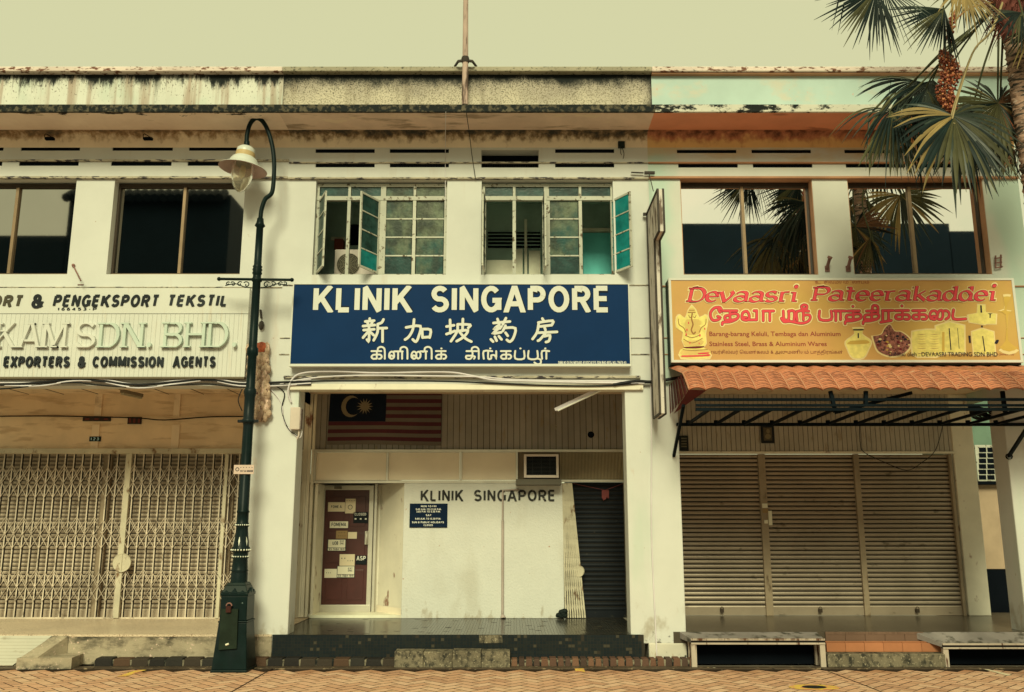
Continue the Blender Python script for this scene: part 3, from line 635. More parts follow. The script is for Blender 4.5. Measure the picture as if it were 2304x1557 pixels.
rb_.build('ribbed_panel', mat('ribbed_beige_panel', (.38, .32, .21), var=.15), tfo); MB().pbox(1164, 1017, 1408, 1079, YB - .012, .05).build('backing_board', mat('brown_backing', (.2, .16, .11)), tfo)
# roughcast wall under the transom
YK = YB - .06
kx0, kx1 = PX(906, 1240, YK), PX(1268, 1240, YK)
MB().box(kx0, kx1, YK, YB + .3, Z_FL, PZ(1087, YK)).build('clinic_wall', kwall, mid, bevel=.008)
# recessed door
YD = YB + .62
dx0, dx1 = PX(717, 1240, YD), PX(838, 1240, YD); dz1 = PZ(1092, YD)
sx = PX(850, 1240, YD)
mb = MB(); mb.m(dirty_white).face([(sx, YD + .1, Z_FL), (kx0, YB + .02, Z_FL), (kx0, YB + .02, PZ(1086, YB)), (sx, YD + .1, PZ(1086, YB))])
mb.m(trans_m).face([(sx - .01, YD + .08, Z_FL), (kx0 - .01, YB, Z_FL), (kx0 - .01, YB, Z_FL + .17), (sx - .01, YD + .08, Z_FL + .17)])
mb.m(void).face([(dx0 - .6, YB - .02, PZ(1086, YB)), (kx0, YB - .02, PZ(1086, YB)), (kx0, YD + .1, PZ(1086, YB)), (dx0 - .6, YD + .1, PZ(1086, YB))])
mb.m(dirty_white).box(dx0 - .5, sx + .4, YD + .09, YD + .15, Z_FL, PZ(1086, YB) + .2)
lx_ = PX(703, 1240, YB)
mb.box(lx_, lx_ + .05, YB, YD + .1, Z_FL, PZ(1088, YB))
mb.m(room_lt).box(lx_, kx0, YB - .02, YD + .1, Z_FL + .002, Z_FL + .05)
mb.build('door_recess', parent=mid)
f = MB().m(alu); t_ = .085
f.box(dx0, dx1, YD - .04, YD + .03, Z_FL + .05, Z_FL + .18); f.box(dx0, dx1, YD - .04, YD + .03, dz1 - .09, dz1); f.box(dx0, dx0 + t_, YD - .042, YD + .03, Z_FL + .18, dz1 - .09); f.box(dx1 - t_, dx1, YD - .042, YD + .03, Z_FL + .18, dz1 - .09)
f.box(dx0 - .09, dx0 - .02, YD - .06, YD + .05, Z_FL + .05, dz1 + .1); f.box(dx1 + .02, dx1 + .07, YD - .06, YD + .05, Z_FL + .05, dz1 + .1); f.box(dx0 - .02, dx1 + .02, YD - .055, YD + .05, dz1 + .03, dz1 + .1)
door = f.build('door', parent=mid, bevel=.005)
q = MB(); q.box(dx0 + t_, dx1 - t_, YD, YD + .02, Z_FL + .18, dz1 - .09)
gw = dx1 - dx0 - 2 * t_
for (u0, u1, v0, v1) in ((.08, .44, .04, .3), (.56, .92, .04, .3), (.08, .44, .36, .62), (.56, .92, .36, .62), (.08, .44, .68, .94), (.56, .92, .68, .94)):
    hh = dz1 - .09 - Z_FL - .18
    q.box(dx0 + t_ + gw * u0, dx0 + t_ + gw * u1, YD - .012, YD, Z_FL + .18 + hh * v0, Z_FL + .18 + hh * v1)
q.build('door_panel', door_m, door, bevel=.01)
h = MB(); hx = PX(826, 1210, YD - .06); h.tube([(hx, YD - .04, PZ(1224, YD)), (hx, YD - .1, PZ(1222, YD)), (hx, YD - .1, PZ(1198, YD)), (hx, YD - .04, PZ(1196, YD))], .016); h.pbox(821, 1195, 832, 1225, YD - .045, .006); h.build('handle', alu, door)
MB().pbox(752, 1094, 768, 1100, YD - .1, .05).build('door_closer', mat('closer_grey', (.2, .18, .15)), door)
# stickers inside the door glass
ink = mat('dark_ink', (.02, .03, .045)); paper = mat('cream_paper', (.72, .62, .45), var=.06); paper2 = mat('white_card', (.78, .74, .6), var=.05); brown_c = mat('brown_card', (.33, .22, .11)); blackcard = mat('black_card', (.012, .016, .02)); white_ink = mat('white_ink', (.75, .74, .68))
YS = YD - .02
def sticker(r, base, lines, fg=None, label=None, extra=None):
    s = MB().m(base); s.pbox(*r, YS, .006)
    s.m(fg or ink)
    for txt, rr in lines: word(s, txt, rr, YS, .17, .12, .0015)
    if extra: extra(s)
    o = s.build('sticker', parent=door)
    if label: o['label'] = label
    return o
sticker((738, 1130, 776, 1151), paper, [('FOME A', (745, 1137, 769, 1143))])
sticker((777, 1122, 800, 1155), paper, [('----', (780, 1126, 798, 1127))], extra=lambda s: s.lathe([(.045, -.001), (.036, -.001)], P(788, 1141, YS - .002), 14, False, (0, 1, 0)))
sticker((795, 1152, 828, 1177), blackcard, [('CLOSED', (798, 1154, 824, 1160)), ('---', (798, 1166, 825, 1169))], white_ink, 'black closed card')
sticker((742, 1173, 783, 1188), paper2, [('FOMEMA', (746, 1176, 779, 1184))])
sticker((756, 1194, 782, 1212), brown_c, [('---', (762, 1198, 776, 1199)), ('----', (761, 1205, 777, 1206))])
sticker((783, 1197, 803, 1212), paper, [])
def border(r): 
    def fn(s):
        s.m(ink); x0, y0, x1, y1 = r
        for q in ((x0, y0, x1, y0 + 1.2), (x0, y1 - 1.2, x1, y1), (x0, y0, x0 + 1.2, y1), (x1 - 1.2, y0, x1, y1), (x0, y1 - 8, x1, y1 - 7)): s.pbox(*q, YS - .001, .002)
    return fn
sticker((737, 1213, 778, 1240), paper2, [('UOB', (748, 1218, 761, 1226)), ('EXT', (765, 1216, 774, 1220)), ('DNC', (765, 1221, 774, 1225)), ('03-7684 1919', (740, 1233.5, 775, 1238))], extra=border((737, 1213, 778, 1240)))
sticker((764, 1247, 798, 1274), paper, [('--', (768, 1255, 777, 1257)), ('---', (782, 1261, 794, 1262.5))])
sticker((800, 1250, 825, 1270), blackcard, [('ASP', (802, 1251, 823, 1261))], white_ink, 'black sticker with white letters')
sticker((730, 1280, 759, 1300), paper2, [('---', (734, 1288, 744, 1289.5))])
sticker((758, 1273, 798, 1300), paper2, [('EXT', (783, 1277, 793, 1281)), ('DNC', (783, 1282, 793, 1286)), ('03-7684 1919', (761, 1293, 795, 1298))], extra=border((758, 1273, 798, 1300)))
# white side panel, folded gate at far left
mb = MB()
for xa, xb in ((677, 686), (686.5, 694), (696, 702)): mb.pbox(xa, 884, xb, 1389, YB - .05, .06)
mb.build('side_panel', dirty_white, mid, bevel=.004)
mb = MB()
for k in range(6): x = PX(650 + 4 * k, 1200, YB - .2); mb.box(x - .01, x + .01, YB - .22, YB - .18, Z_FL, PZ(1012, YB))
for k in range(22):
    za = Z_FL + .1 + k * .11; mb.bar((PX(652, 1200, YB - .2), YB - .23, za), (PX(672, 1200, YB - .2), YB - .23, za + .11 * (1 if k % 2 else -1) + .0), .016, .006)
mb.build('folded_gate', gatem, mid)
# narrow dark shutter and its folded gate
sx0, sx1 = PX(1272, 1240, YB + .1), PX(1407, 1240, YB + .1)
slat_shutter(mid, sx0, sx1, Z_FL + .01, PZ(1084, YB), YB + .15, .088, shut_k, .026)
mb = MB(); mb.box(sx1 - .01, sx1 + .07, YB - .02, YB + .2, Z_FL, PZ(1084, YB)); mb.build('shutter_guide', gatem, mid)
MB().box(sx1 + .07, PX(1490, 1200, YB), YB + .0, YB + .1, Z_FL, PZ(1011, YB)).build('side_board', dirty_white, mid)
MB().box(cx0 - .4, PX(678, 1240, YB), YB + .05, YB + .1, Z_FL, PZ(1011, YB)).build('side_board', dirty_white, mid)
mb = MB(); zt_ = PZ(1087, YB - .05); n = 9
for k in range(n):
    xt, xb_ = PX(1266 + 2.4 * k, 1090, YB - .05), PX(1273 + 5.4 * k, 1388, YB - .05)
    mb.bar((xb_, YB - .05 - .012 * (k % 2), Z_FL + .01), (xt, YB - .05 - .012 * (k % 2), zt_), .026, .03)
for k in range(n - 1):
    for j in range(7):
        u = j / 7; xt = lambda kk, v: PX(1266 + 2.4 * kk + (7 + 3 * kk) * v, 1090 + 298 * v, YB - .05)
        mb.bar((xt(k, u + .02), YB - .085, PZ(1090 + 298 * (u + .02), YB)), (xt(k + 1, u + .12), YB - .085, PZ(1090 + 298 * (u + .12), YB)), .012, .006)
fg = mb.build('folded_gate', gate_lt, mid)
c = P(1303, 1285, YB - .07); mb = MB(); mb.lathe([(0, 0), (.09, 0), (.10, -.008), (.10, .02), (0, .02)], c, 24, False, (.5, 1, 0)); mb.build('lock_disc', gate_lt, fg)
# mosaic floor with its front step
fx0, fx1 = PX(612, 1450, -.04), PX(1449, 1450, -.04)
mb = MB().m(grout); mb.box(fx0, fx1, -.035, YB + .9, 0.05, Z_FL - .004); mb.m(tile_d)
tl, th = .098, .047
ny = int((YB + .03) / th); nx = int((fx1 - fx0) / tl)
for j in range(ny):
    y = -.035 + j * th; off = (j % 2) * tl / 2
    for i in range(nx):
        if random.random() < .012: continue
        x = fx0 + i * tl + off * .9
        mb.face([(x + .003, y + .003, Z_FL), (min(x + tl, fx1) - .003, y + .003, Z_FL), (min(x + tl, fx1) - .003, y + th - .003, Z_FL), (x + .003, y + th - .003, Z_FL)])
nz = int((Z_FL - .05) / th)
for j in range(nz):
    for i in range(nx * 2):
        if random.random() < .02 or (5.6 < (i * .049) < 6.1 and j > nz - 3): continue
        x = fx0 + i * .049; z = .06 + j * th
        if x + .05 > fx1: continue
        mb.m(tile_n).face([(x + .002, -.04, z + .002), (x + .047, -.04, z + .002), (x + .047, -.04, z + th - .003), (x + .002, -.04, z + th - .003)])
mb.build('walkway_floor', parent=mid)
MB().m(conc_d).pbox(1078, 1429, 1131, 1447, -.046, .02).build('broken_tile_patch', parent=mid)
# pillar between the clinic and the shop on its right
pm, mxa, mxb = pillar(mid, (1406, 1527, 900), (1419, 1541, 1410), 0.30)
mb = MB(); mb.box(mxa + .27, mxb - .0, -.012, .40, 0.0, .31); mb.build('pillar_plinth', mat('grimy_plinth', (.60, .57, .5), var=.1, bump=.3, stains=[stain(MOULD, .80, .05, (10, 10, 10), 9, .34, .0, .3), stain((.38, .25, .14), .64, .06, (6, 6, 4), 8, amt=.7)]), mid, bevel=.02)
mb = MB(); zc = PZ(640, 0)
# ================================================================== RIGHT SHOPHOUSE
right = thing('shophouse', ((X2 + XR) / 2, 0, 0), 'faded aqua shophouse with a terracotta soffit and three closed roller shutters', 'shophouse', 'row of two storey shophouses')
sl = [(a, y0, b, y1) for y0, y1, o in ((336.5, 344.5, 0), (368, 377, 3)) for a, b in ((1523 + o, 1657 + o), (1691 + o, 1825 + o), (1900 + o, 2034 + o), (2069 + o, 2203 + o))]
RW = [(1534, 401, 1834, 618), (1914, 401, 2221, 617)]
upper(right, X2, XR, wall_r, par_r, cop_l, fas_r, sof_r, sl, RW, [(363.5, 367, .035, 0), (396, 401, .05, 0), (642, 645, .025, 0), (759, 761, .018, 0), (796, 798, .018, 0)])
MB().box(X2, XR, -.70, -.6, PZ(166, -.7), PZ(159.5, -.7)).build('coping_moulding', strip_r, right)
for r in RW:
    a, b, c, d = rpx(r); mb = MB()
    mb.box(a, b, .01, .2, d - .012, d - .001); mb.box(b - .012, b - .001, .01, .2, c, d - .013); mb.box(a + .001, a + .012, .01, .2, c, d - .013)
    mb.build('window_reveal', reveal_r, right)
for r in RW: sliding_window(right, r, .2, glass_r, fr_brown, .485)
YR = YB
rx0, rx1 = PX(1525, 1200, YR), PX(2236, 1200, YR)
MB().box(X2, XR + .6, .02, YB + .5, Z_CEIL, Z_CEIL + .1).build('ceiling', ceil_m, right)
planks(right, rx0 - .3, PX(2146, 1000, YR), PZ(1020, YR), Z_CEIL, YR, .092, plank_r)
mb = MB(); mb.box(rx0 - .3, PX(2150, 1020, YR), YR - .05, YR + .05, PZ(1021, YR), PZ(1016, YR)); mb.build('lintel', dirty_white, right, bevel=.005)
z0_, z1_ = Z_FR + .02, PZ(1021.5, YR)
SH = [(1531, 1715), (1731, 1933), (1945, 2152)]
for xa, xb in SH: slat_shutter(right, PX(xa, 1200, YR), PX(xb, 1200, YR), z0_, z1_, YR + .08, .081, shut_r, .027)
for xa, xb in ((1715, 1731), (1933, 1945.5), (2151, 2158)):
    MB().box(PX(xa, 1200, YR), PX(xb, 1200, YR), YR - .0, YR + .12, Z_FR, z1_).build('shutter_post', post_m, right, bevel=.006)
MB().box(rx0 - .6, rx0 + .01, YR + .02, YR + .12, Z_FR, z1_).build('side_board', dirty_white, right)
for x in (1624, 1845, 2063):
    c = P(x, 1374, YR + .02); mb = MB(); mb.box(c.x - .03, c.x + .03, c.y - .05, c.y, c.z - .03, c.z + .03); mb.tube([c + Vector((.03 * math.cos(a * .5), -.03, .03 + .04 * math.sin(a * .5))) for a in range(7)], .007, 6); mb.build('shutter_lock', mat('rusty_lock', (.06, .045, .035), rough=.5, metal=.4), right)
MB().pbox(1729.5, 1149, 1737.5, 1182, YR - .03, .03).build('shutter_handle', paper2, right, bevel=.004)
mb = MB().m(paper2).pbox(1715, 1133, 1727, 1143, YR - .008, .006).m(brown_c).pbox(1716, 1144, 1728, 1154, YR - .008, .006); mb.m(paper2).pbox(1720, 1170, 1728, 1178, YR - .03, .03); mb.build('post_sticker', parent=right)
pillar(right, (2143, 2189, 960), (2177, 2230, 1380), Z_FR, .4, YR - .02, dirty_white, Z_CEIL, 'back_pilaster')
# floor
mb = MB().m(floor_r); mb.box(mxb - .2, XR + 2, 0.0, YB + .6, .3, Z_FR)
mb.m(tile_br)
for k in range(34): x = PX(1856, 1430, 0) + k * .0445; mb.box(x, x + .042, -.03, -.001, Z_FR - .03, Z_FR + .002)
for k in range(5): x = PX(1856, 1430, 0) + k * .306; mb.box(x + .002, x + .302, -.025, -.001, Z_FR - .16, Z_FR - .032)
mb.m(void).box(mxb, XR + 2, .02, .5, 0, .3); mb.build('walkway_floor', parent=right)
pr, rxa, rxb = pillar(right, (2268, 2352, 900), (2296, 2385, 1415), .0, .45)
mb = MB(); 

# ---------------------------------------------------------------- ground
brick_cols = [(.68, .39, .26), (.70, .44, .30), (.60, .34, .225), (.73, .48, .34), (.63, .38, .26), (.52, .29, .195), (.69, .42, .29)]
paver = mat('orange_clay_paver', (.58, .36, .23), rough=.7, var=.12, icols=brick_cols, bump=.35, bs=90, stains=[stain((.42, .20, .11), .70, .12, (1.6, 1.6, 1), 8, x0=-1.1, x1=-.4, xg=.3, ax=1, amt=.8), stain((.48, .36, .2), .66, .05, (3, 3, 3), 7, amt=.5)])
mort = mat('dark_sand_joint', (.035, .022, .015), bump=.3)
far_pav = mat('distant_paving', (.25, .215, .175), var=.2); mb = MB().m(far_pav); mb.face([(-250, -400, -.03), (250, -400, -.03), (250, 60, -.03), (-250, 60, -.03)]); struct(mb.build('street', parent=None))
mb = MB().m(mort); mb.face([(-11, -5.3, -.012), (11, -5.3, -.012), (11, -.3, -.012), (-11, -.3, -.012)]); struct(mb.build('paving_bed', parent=None))
mb = MB(); u = .155; cs, sn = math.cos(math.radians(45)), math.sin(math.radians(45))
for a in range(-100, 101):
    for b in range(-100, 101):
        r = (a - b) % 4
        if r not in (0, 3): continue
        w_, h_ = (2, 1) if r == 0 else (1, 2); gp = .05
        pts = [((a + gp) * u, (b + gp) * u), ((a + w_ - gp) * u, (b + gp) * u), ((a + w_ - gp) * u, (b + h_ - gp) * u), ((a + gp) * u, (b + h_ - gp) * u)]
        q = [(x * cs - y * sn, (x * sn + y * cs) * 1.0 - 2.6) for x, y in pts]
        if max(p[1] for p in q) > -.42 or min(p[1] for p in q) < -5.2 or abs(q[0][0]) > 10.5: continue
        zt = -.002 * random.random()
        mb.m(paver).face([(x, y, zt) for x, y in q])
        for i in range(4):
            p, p2 = q[i], q[(i + 1) % 4]; mb.m(mort); mb.face([(p[0], p[1], zt), (p[0], p[1], -.012), (p2[0], p2[1], -.012), (p2[0], p2[1], zt)])
struct(mb.build('brick_paving'))
# gutter strip and brick-on-edge kerb
gut = mat('wet_gutter_cement', (.085, .062, .045), rough=.5, var=.25, bump=.4, stains=[stain((.3, .22, .14), .62, .05, (8, 8, 8), 8)])
MB_ = MB(); MB_.box(-10.5, 10.5, -.44, -.25, -.01, .006); struct(MB_.build('gutter', gut))
kb_d = mat('black_moss_brick', (.035, .03, .027), var=.3, bump=.7, bs=30, icols=[(.03, .028, .026), (.05, .038, .03), (.022, .02, .02), (.10, .055, .035)])
kb_r = mat('red_kerb_brick', (.13, .07, .05), var=.25, bump=.7, bs=30, icols=[(.15, .075, .05), (.11, .06, .045), (.07, .045, .038), (.19, .10, .065), (.05, .035, .03)])
kj = mat('pale_mortar', (.22, .19, .14), bump=.4, var=.2, stains=[stain(MOULD, .5, .08, (8, 8, 8), 6)])
def kerb(x0, x1, mm, zt=.115, pitch=.118):
    mb = MB().m(kj); mb.box(x0, x1, -.238, -.045, 0, zt - .018); mb.m(mm); x = x0
    while x < x1 - .05:
        wv = pitch * random.uniform(.9, 1.08); z2 = zt + random.uniform(-.012, .006)
        mb.hexa([(x + .008, -.25, 0), (x + wv - .008, -.25, 0), (x + wv - .008, -.045, 0), (x + .008, -.045, 0), (x + .014, -.24, z2), (x + wv - .014, -.24, z2), (x + wv - .012, -.045, z2 + .006), (x + .012, -.045, z2 + .006)]); x += wv
    o = mb.build('kerb', None, None, bevel=.012); return struct(o)
kerb(PX(215, 1485, -.2), PX(890, 1485, -.2), kb_d, pitch=.26); kerb(PX(1149, 1485, -.2), PX(1562, 1485, -.2), kb_r)
# paint on the paving
ylw = mat('worn_yellow_paint', A(205, 175, 60), var=.15, stains=[stain(A(196, 132, 78), .52, .06, (9, 9, 9), 8)])
mb = MB().m(ylw); c = G(1832, 1546, .003); mb.face([(c.x + .33 * math.cos(a * .2618), c.y + .21 * math.sin(a * .2618), .003) for a in range(24)])
mb.m(mat('black_paint', (.02, .02, .022))); mb.face([(c.x + .16 * math.cos(a * .2618), c.y + .11 * math.sin(a * .2618), .007) for a in range(24)]); tag(mb.build('painted_dot'), 'worn yellow paint dot with a black centre on the paving', 'road marking')
for k, (pts, lb) in enumerate(((((1292, 1503), (1314, 1504), (1316, 1512), (1296, 1511)), 'small yellow paint patch on the paving before the clinic step'), (((310, 1507), (330, 1507), (282, 1522), (262, 1522)), 'faint yellow paint stroke on the paving beside the green lamp post'), (((2212, 1505), (2225, 1506), (2278, 1519), (2266, 1520)), 'pale paint stroke on the paving before the far right platform'))):
    mb = MB().m(ylw if k < 2 else paper); mb.face([G(x, y, .004) for x, y in pts]); tag(mb.build('paint_mark'), lb, 'road marking')
# crumbs and leaf bits blown against the gutter
lit = mat('pale_litter', (.55, .48, .36), island=.4, icols=[(.6, .55, .42), (.2, .13, .07), (.35, .25, .12), (.08, .07, .05)])
mb = MB()
for k in range(90):
    x = random.uniform(-8.5, 8.5); y = random.choice([random.uniform(-.5, -.3), random.uniform(-2.2, -.4)]); r = random.uniform(.008, .028); a = random.uniform(0, 6.28)
    mb.face([(x + r * math.cos(a + q), y + r * .8 * math.sin(a + q), .008 + .006 * random.random()) for q in (0, 1.3, 2.5, 4.1)])
struct(mb.build('litter', lit), 'stuff')
# movement joints cut in the paving
for k, (a, b, lb) in enumerate((((620, 1500), (520, 1557), 'dark joint line running across the paving from the lamp post'), ((1830, 1497), (1985, 1557), 'dark joint line running across the paving from the concrete step'))):
    mb = MB().m(mort); p, q = G(*a, .002), G(*b, .002); d = (q - p).normalized(); n_ = Vector((-d.y, d.x, 0)) * .012; q = q + d * 2
    mb.face([p - n_, p + n_, q + n_, q - n_]); struct(mb.build('paving_joint'))

# ---------------------------------------------------------------- steps, slabs and platforms
t = thing('step_slab', (PX(1018, 1480, -.2), -.25, 0), 'mossy concrete step of four slabs at the clinic threshold', 'step')
for k in range(4):
    x0_ = PX(888 + 65 * k, 1480, -.3); x1_ = PX(888 + 65 * (k + 1), 1480, -.3)
    mb = MB(); n = 6
    mb.box(x0_ + .003, x1_ - .003, -.36, -.05, .0, .235 + random.uniform(-.006, .006)); mb.build('slab', conc_d, t, bevel=.008)
t = thing('step_slab', (PX(120, 1490, -.4), -.4, 0), 'cracked concrete slab beside the white ramp under the lattice gate', 'step')
mb = MB(); A0 = [(40, 1480), (160, 1479), (222, 1456), (130, 1457)]
def slabpoly(mb, pts, zt, zb=0.0):
    q = [G(x, y, zt) for x, y in pts]; k = len(q)
    mb.face(q)
    for i in range(k): a, b = q[i], q[(i + 1) % k]; mb.face([a, (a.x, a.y, zb), (b.x, b.y, zb), b])
slabpoly(mb, [(38, 1481), (162, 1480), (224, 1456), (112, 1458)], .16); mb.build('slab', conc, t, bevel=.015)
mb = MB(); rp = mat('white_ramp_tile', (.50, .48, .41), var=.06, rough=.5, stains=[stain((.3, .25, .18), .66, .08, (4, 9, 9), 8, amt=.6)])
e0, e1 = P(118, 1430, -.03), G(28, 1497, .02)
for k in range(9):
    a, b = k / 9 + .004, (k + 1) / 9 - .004
    L0 = e0.lerp(e1, a); L1 = e0.lerp(e1, b); mb.face([L0, L1, (L1.x - 3.2, L1.y, L1.z), (L0.x - 3.2, L0.y, L0.z)])
mb.m(rp); mb.mi = [0] * len(mb.f)
mb.m(conc); mb.face([e0 + Vector((.02, 0, -.006)), e1 + Vector((.02, 0, -.006)), (e1.x + .02, e1.y, 0), (e0.x + .02, e0.y, 0)]); mb.face([e0 + Vector((0, .0, -.006)), e0 + Vector((-3.2, 0, -.006)), e1 + Vector((-3.2, 0, -.006)), e1 + Vector((0, 0, -.006))])
tag(mb.build('ramp'), 'white tiled ramp sloping down to the street at the far left', 'ramp')
mb = MB(); e2 = G(48, 1478, .17); mb.face([e0 + Vector((.02, 0, 0)), e0 + Vector((.25, 0, 0)), (e2.x + .25, e2.y, e2.z), (e2.x, e2.y, e2.z)]); mb.face([e0 + Vector((.25, 0, 0)), (e2.x + .25, e2.y, e2.z), (e2.x + .25, e2.y, 0), (e0.x + .25, e0.y, 0)]); mb.face([(e2.x, e2.y, e2.z), (e2.x + .25, e2.y, e2.z), (e2.x + .25, e2.y, 0), (e2.x, e2.y, 0)])
tag(mb.build('ramp_kerb', conc, bevel=.01), 'crumbling concrete kerb along the edge of the white ramp', 'kerb')
# tiled step and slab between the platforms
t = thing('tiled_step', (PX(1980, 1470, -.15), -.15, 0), 'orange tiled step on a rough concrete base between two platforms', 'step')
mb = MB()
for k in range(6):
    x0_ = PX(1858, 1455, -.12) + k * .29; mb.box(x0_, x0_ + .287, -.16, -.03, .20, .33)
for k in range(6):
    x0_ = PX(1858, 1455, -.12) + k * .29; mb.box(x0_, x0_ + .287, -.13, -.031, .332, .345)
mb.build('tile_course', tile_o, t, bevel=.004)
mb = MB(); mb.box(PX(1860, 1480, -.3), PX(2125, 1480, -.3), -.34, -.03, 0, .195); mb.build('base', conc_d, t, bevel=.015)
plat_top = mat('weathered_platform_cement', A(128, 122, 92), rough=.6, var=.2, stains=[stain((.06, .055, .045), .58, .08, (5, 5, 5), 8)], bump=.3)
plat_edge = mat('rust_streaked_platform_edge', A(170, 158, 112), var=.12, stains=[stain((.09, .035, .018), .60, .05, (16, 16, 1.5), 7), stain((.10, .04, .02), .80, .1, (8, 8, 2), 7, PZ(1452, -.3), PZ(1437, -.3), .3)], bump=.2)
def platform(xa, xb, ya, yb, xleft, lb, last=False):
    t = thing('drain_platform', (PX((xa + xb) / 2, 1480, -.3), -.3, 0), lb, 'platform', 'metal platforms over the drain')
    Y = -.32; a, b = PX(xa, 1460, Y), PX(xb, 1460, Y); z1_, z0_ = PZ(ya, Y), PZ(yb, Y)
    bx = PX(xleft, 1425, 0)
    mb = MB(); mb.hexa([(a, Y + .01, z0_ + .02), (b - .01, Y + .01, z0_ + .02), (b - .01, .0, Z_FR - .1), (bx, .0, Z_FR - .1), (a, Y + .01, z1_), (b - .01, Y + .01, z1_), (b - .01, -.002, Z_FR + .0), (bx, -.002, Z_FR + .0)]); mb.build('deck', plat_top, t, bevel=.006)
    mb = MB(); zc = (z0_ + z1_) / 2
    mb.box(a, b, Y - .02, Y + .012, z0_, zc - .014); mb.box(a, b, Y - .02, Y + .012, zc + .016, z1_ + .004); mb.build('edge_rail', plat_edge, t, bevel=.004)
    mb = MB(); n = 60
    for k in range(n): x = a + (b - a) * k / n; r_ = .014 + .008 * random.random(); mb.hexa([(x, Y - .012, zc - r_), (x + (b - a) / n, Y - .012, zc - r_), (x + (b - a) / n, Y + .01, zc - r_), (x, Y + .01, zc - r_), (x, Y - .012, zc + .017), (x + (b - a) / n, Y - .012, zc + .017), (x + (b - a) / n, Y + .01, zc + .017), (x, Y + .01, zc + .017)])
    mb.build('rust_seam', mat('rust_black', (.014, .012, .012), rough=.9), t)
    for lx in ([xa + 1, xb - 11] if not last else [xa + 2]):
        x = PX(lx, 1475, Y); MB().box(x, x + .08, Y - .005, Y + .06, 0, z0_ - .001).build('leg', plat_edge, t, bevel=.004)
        MB().box(x, x + .08, -.1, -.04, 0, Z_FR - .11).build('leg', plat_edge, t)
platform(1555, 1857, 1437, 1450, 1529, 'grey platform with rust streaked edge beside the clinic pillar')
platform(2121, 2420, 1448, 1460, 2058, 'grey platform with rust streaked edge running out of frame at the far right', True)
# ================================================================== SIGNS
sgn_w = mat('white_sign_face', (.645, .645, .615), var=.02, rough=.5, stains=[stain(A(185, 172, 120), .66, .08, (14, 2, 1.2), 5, amt=.5)])
blk_l = mat('black_letter_paint', (.022, .026, .032), rough=.5, var=.3); fade_l = mat('faded_brown_letter', (.095, .082, .058), rough=.6, var=.3)
# --- left textile sign
t = thing('signboard', (PX(200, 848, -.1), -.1, PZ(848, -.1)), 'white textile exporter sign with raised serif letters above the lattice gate', 'sign')
Y = -.10
mb = MB(); xa, xb = PX(-330, 750, Y), PX(556, 750, Y); zA, zB, zC = PZ(848, Y), PZ(706, Y), PZ(648, Y)
n = int((xb - xa) / .075)
for k in range(n): x = xb - (k + 1) * .075; mb.box(x + .0015, x + .0735, Y, Y + .04, zA, zB - .005)
mb.box(xa, xb, Y - .002, Y + .09, zB + .005, zC); mb.box(xa, xb, Y + .038, Y + .09, zA, zB + .004)
mb.build('panel', sgn_w, t); MB().box(xa, xb, Y - .02, Y + .1, zA - .03, zA - .001).build('bottom_trim', mat('sign_trim_brown', (.16, .13, .09)), t)
mb = MB().m(blk_l); Yt = Y - .003
word(mb, 'PENGEKSPORT', (120, 663, 357, 691), Yt, .215, .15, .012, shear=.14); word(mb, 'TEKSTIL', (382, 663, 509, 690), Yt, .215, .15, .012, shear=.14)
word(mb, '&', (72, 662, 99, 694), Yt, .2, .1, .012); word(mb, '166453-P', (130, 692, 218, 699), Yt, .2, .3, .003)
mb.m(fade_l); word(mb, 'PENGIMPORT', (-180, 664, 51, 691), Yt, .215, .15, .012, shear=.14)
mb.build('lettering', parent=t)
nib = lambda thick, thin: (lambda d: thin + (thick - thin) * abs(math.sin(math.atan2(d.y, d.x) - math.radians(28))) ** 1.5)
raised = mat('raised_cream_letter', (.65, .65, .62), var=.03, rough=.6); raised_a = mat('raised_aqua_letter', (.54, .62, .57), var=.03)
mb = MB().m(raised)
def serifword(mb, txt, rect, Y, depth, thick=.16, thin=.045, **k): put(mb, layout(txt, thick, .30, serif=True, width=nib(thick, thin), **k), rect, Y, depth, jig=.0006)
serifword(mb, 'KAM', (-8, 728, 158, 783), Y, .055); cut(mb, 'raised_lettering', t); mb.m(raised); serifword(mb, 'S', (175, 728, 219, 783), Y, .055); mb.m(raised_a); serifword(mb, 'DN.', (221, 728, 345, 783), Y, .055); cut(mb, 'raised_lettering', t); serifword(mb, 'BHD.', (366, 727, 536, 783), Y, .055)
cut(mb, 'raised_lettering', t)
sh = mat('letter_edge_dark', (.04, .04, .035)); mb = MB().m(blk_l)
word(mb, 'EXPORTERS', (10, 802, 158, 827), Y, .215, .14, .03); word(mb, '&', (177, 802, 194, 828), Y, .22, .1, .03); word(mb, 'COMMISSION', (210, 802, 369, 827), Y, .215, .14, .03); word(mb, 'AGENTS', (390, 802, 486, 827), Y, .215, .14, .03)
mb.build('lettering', parent=t)

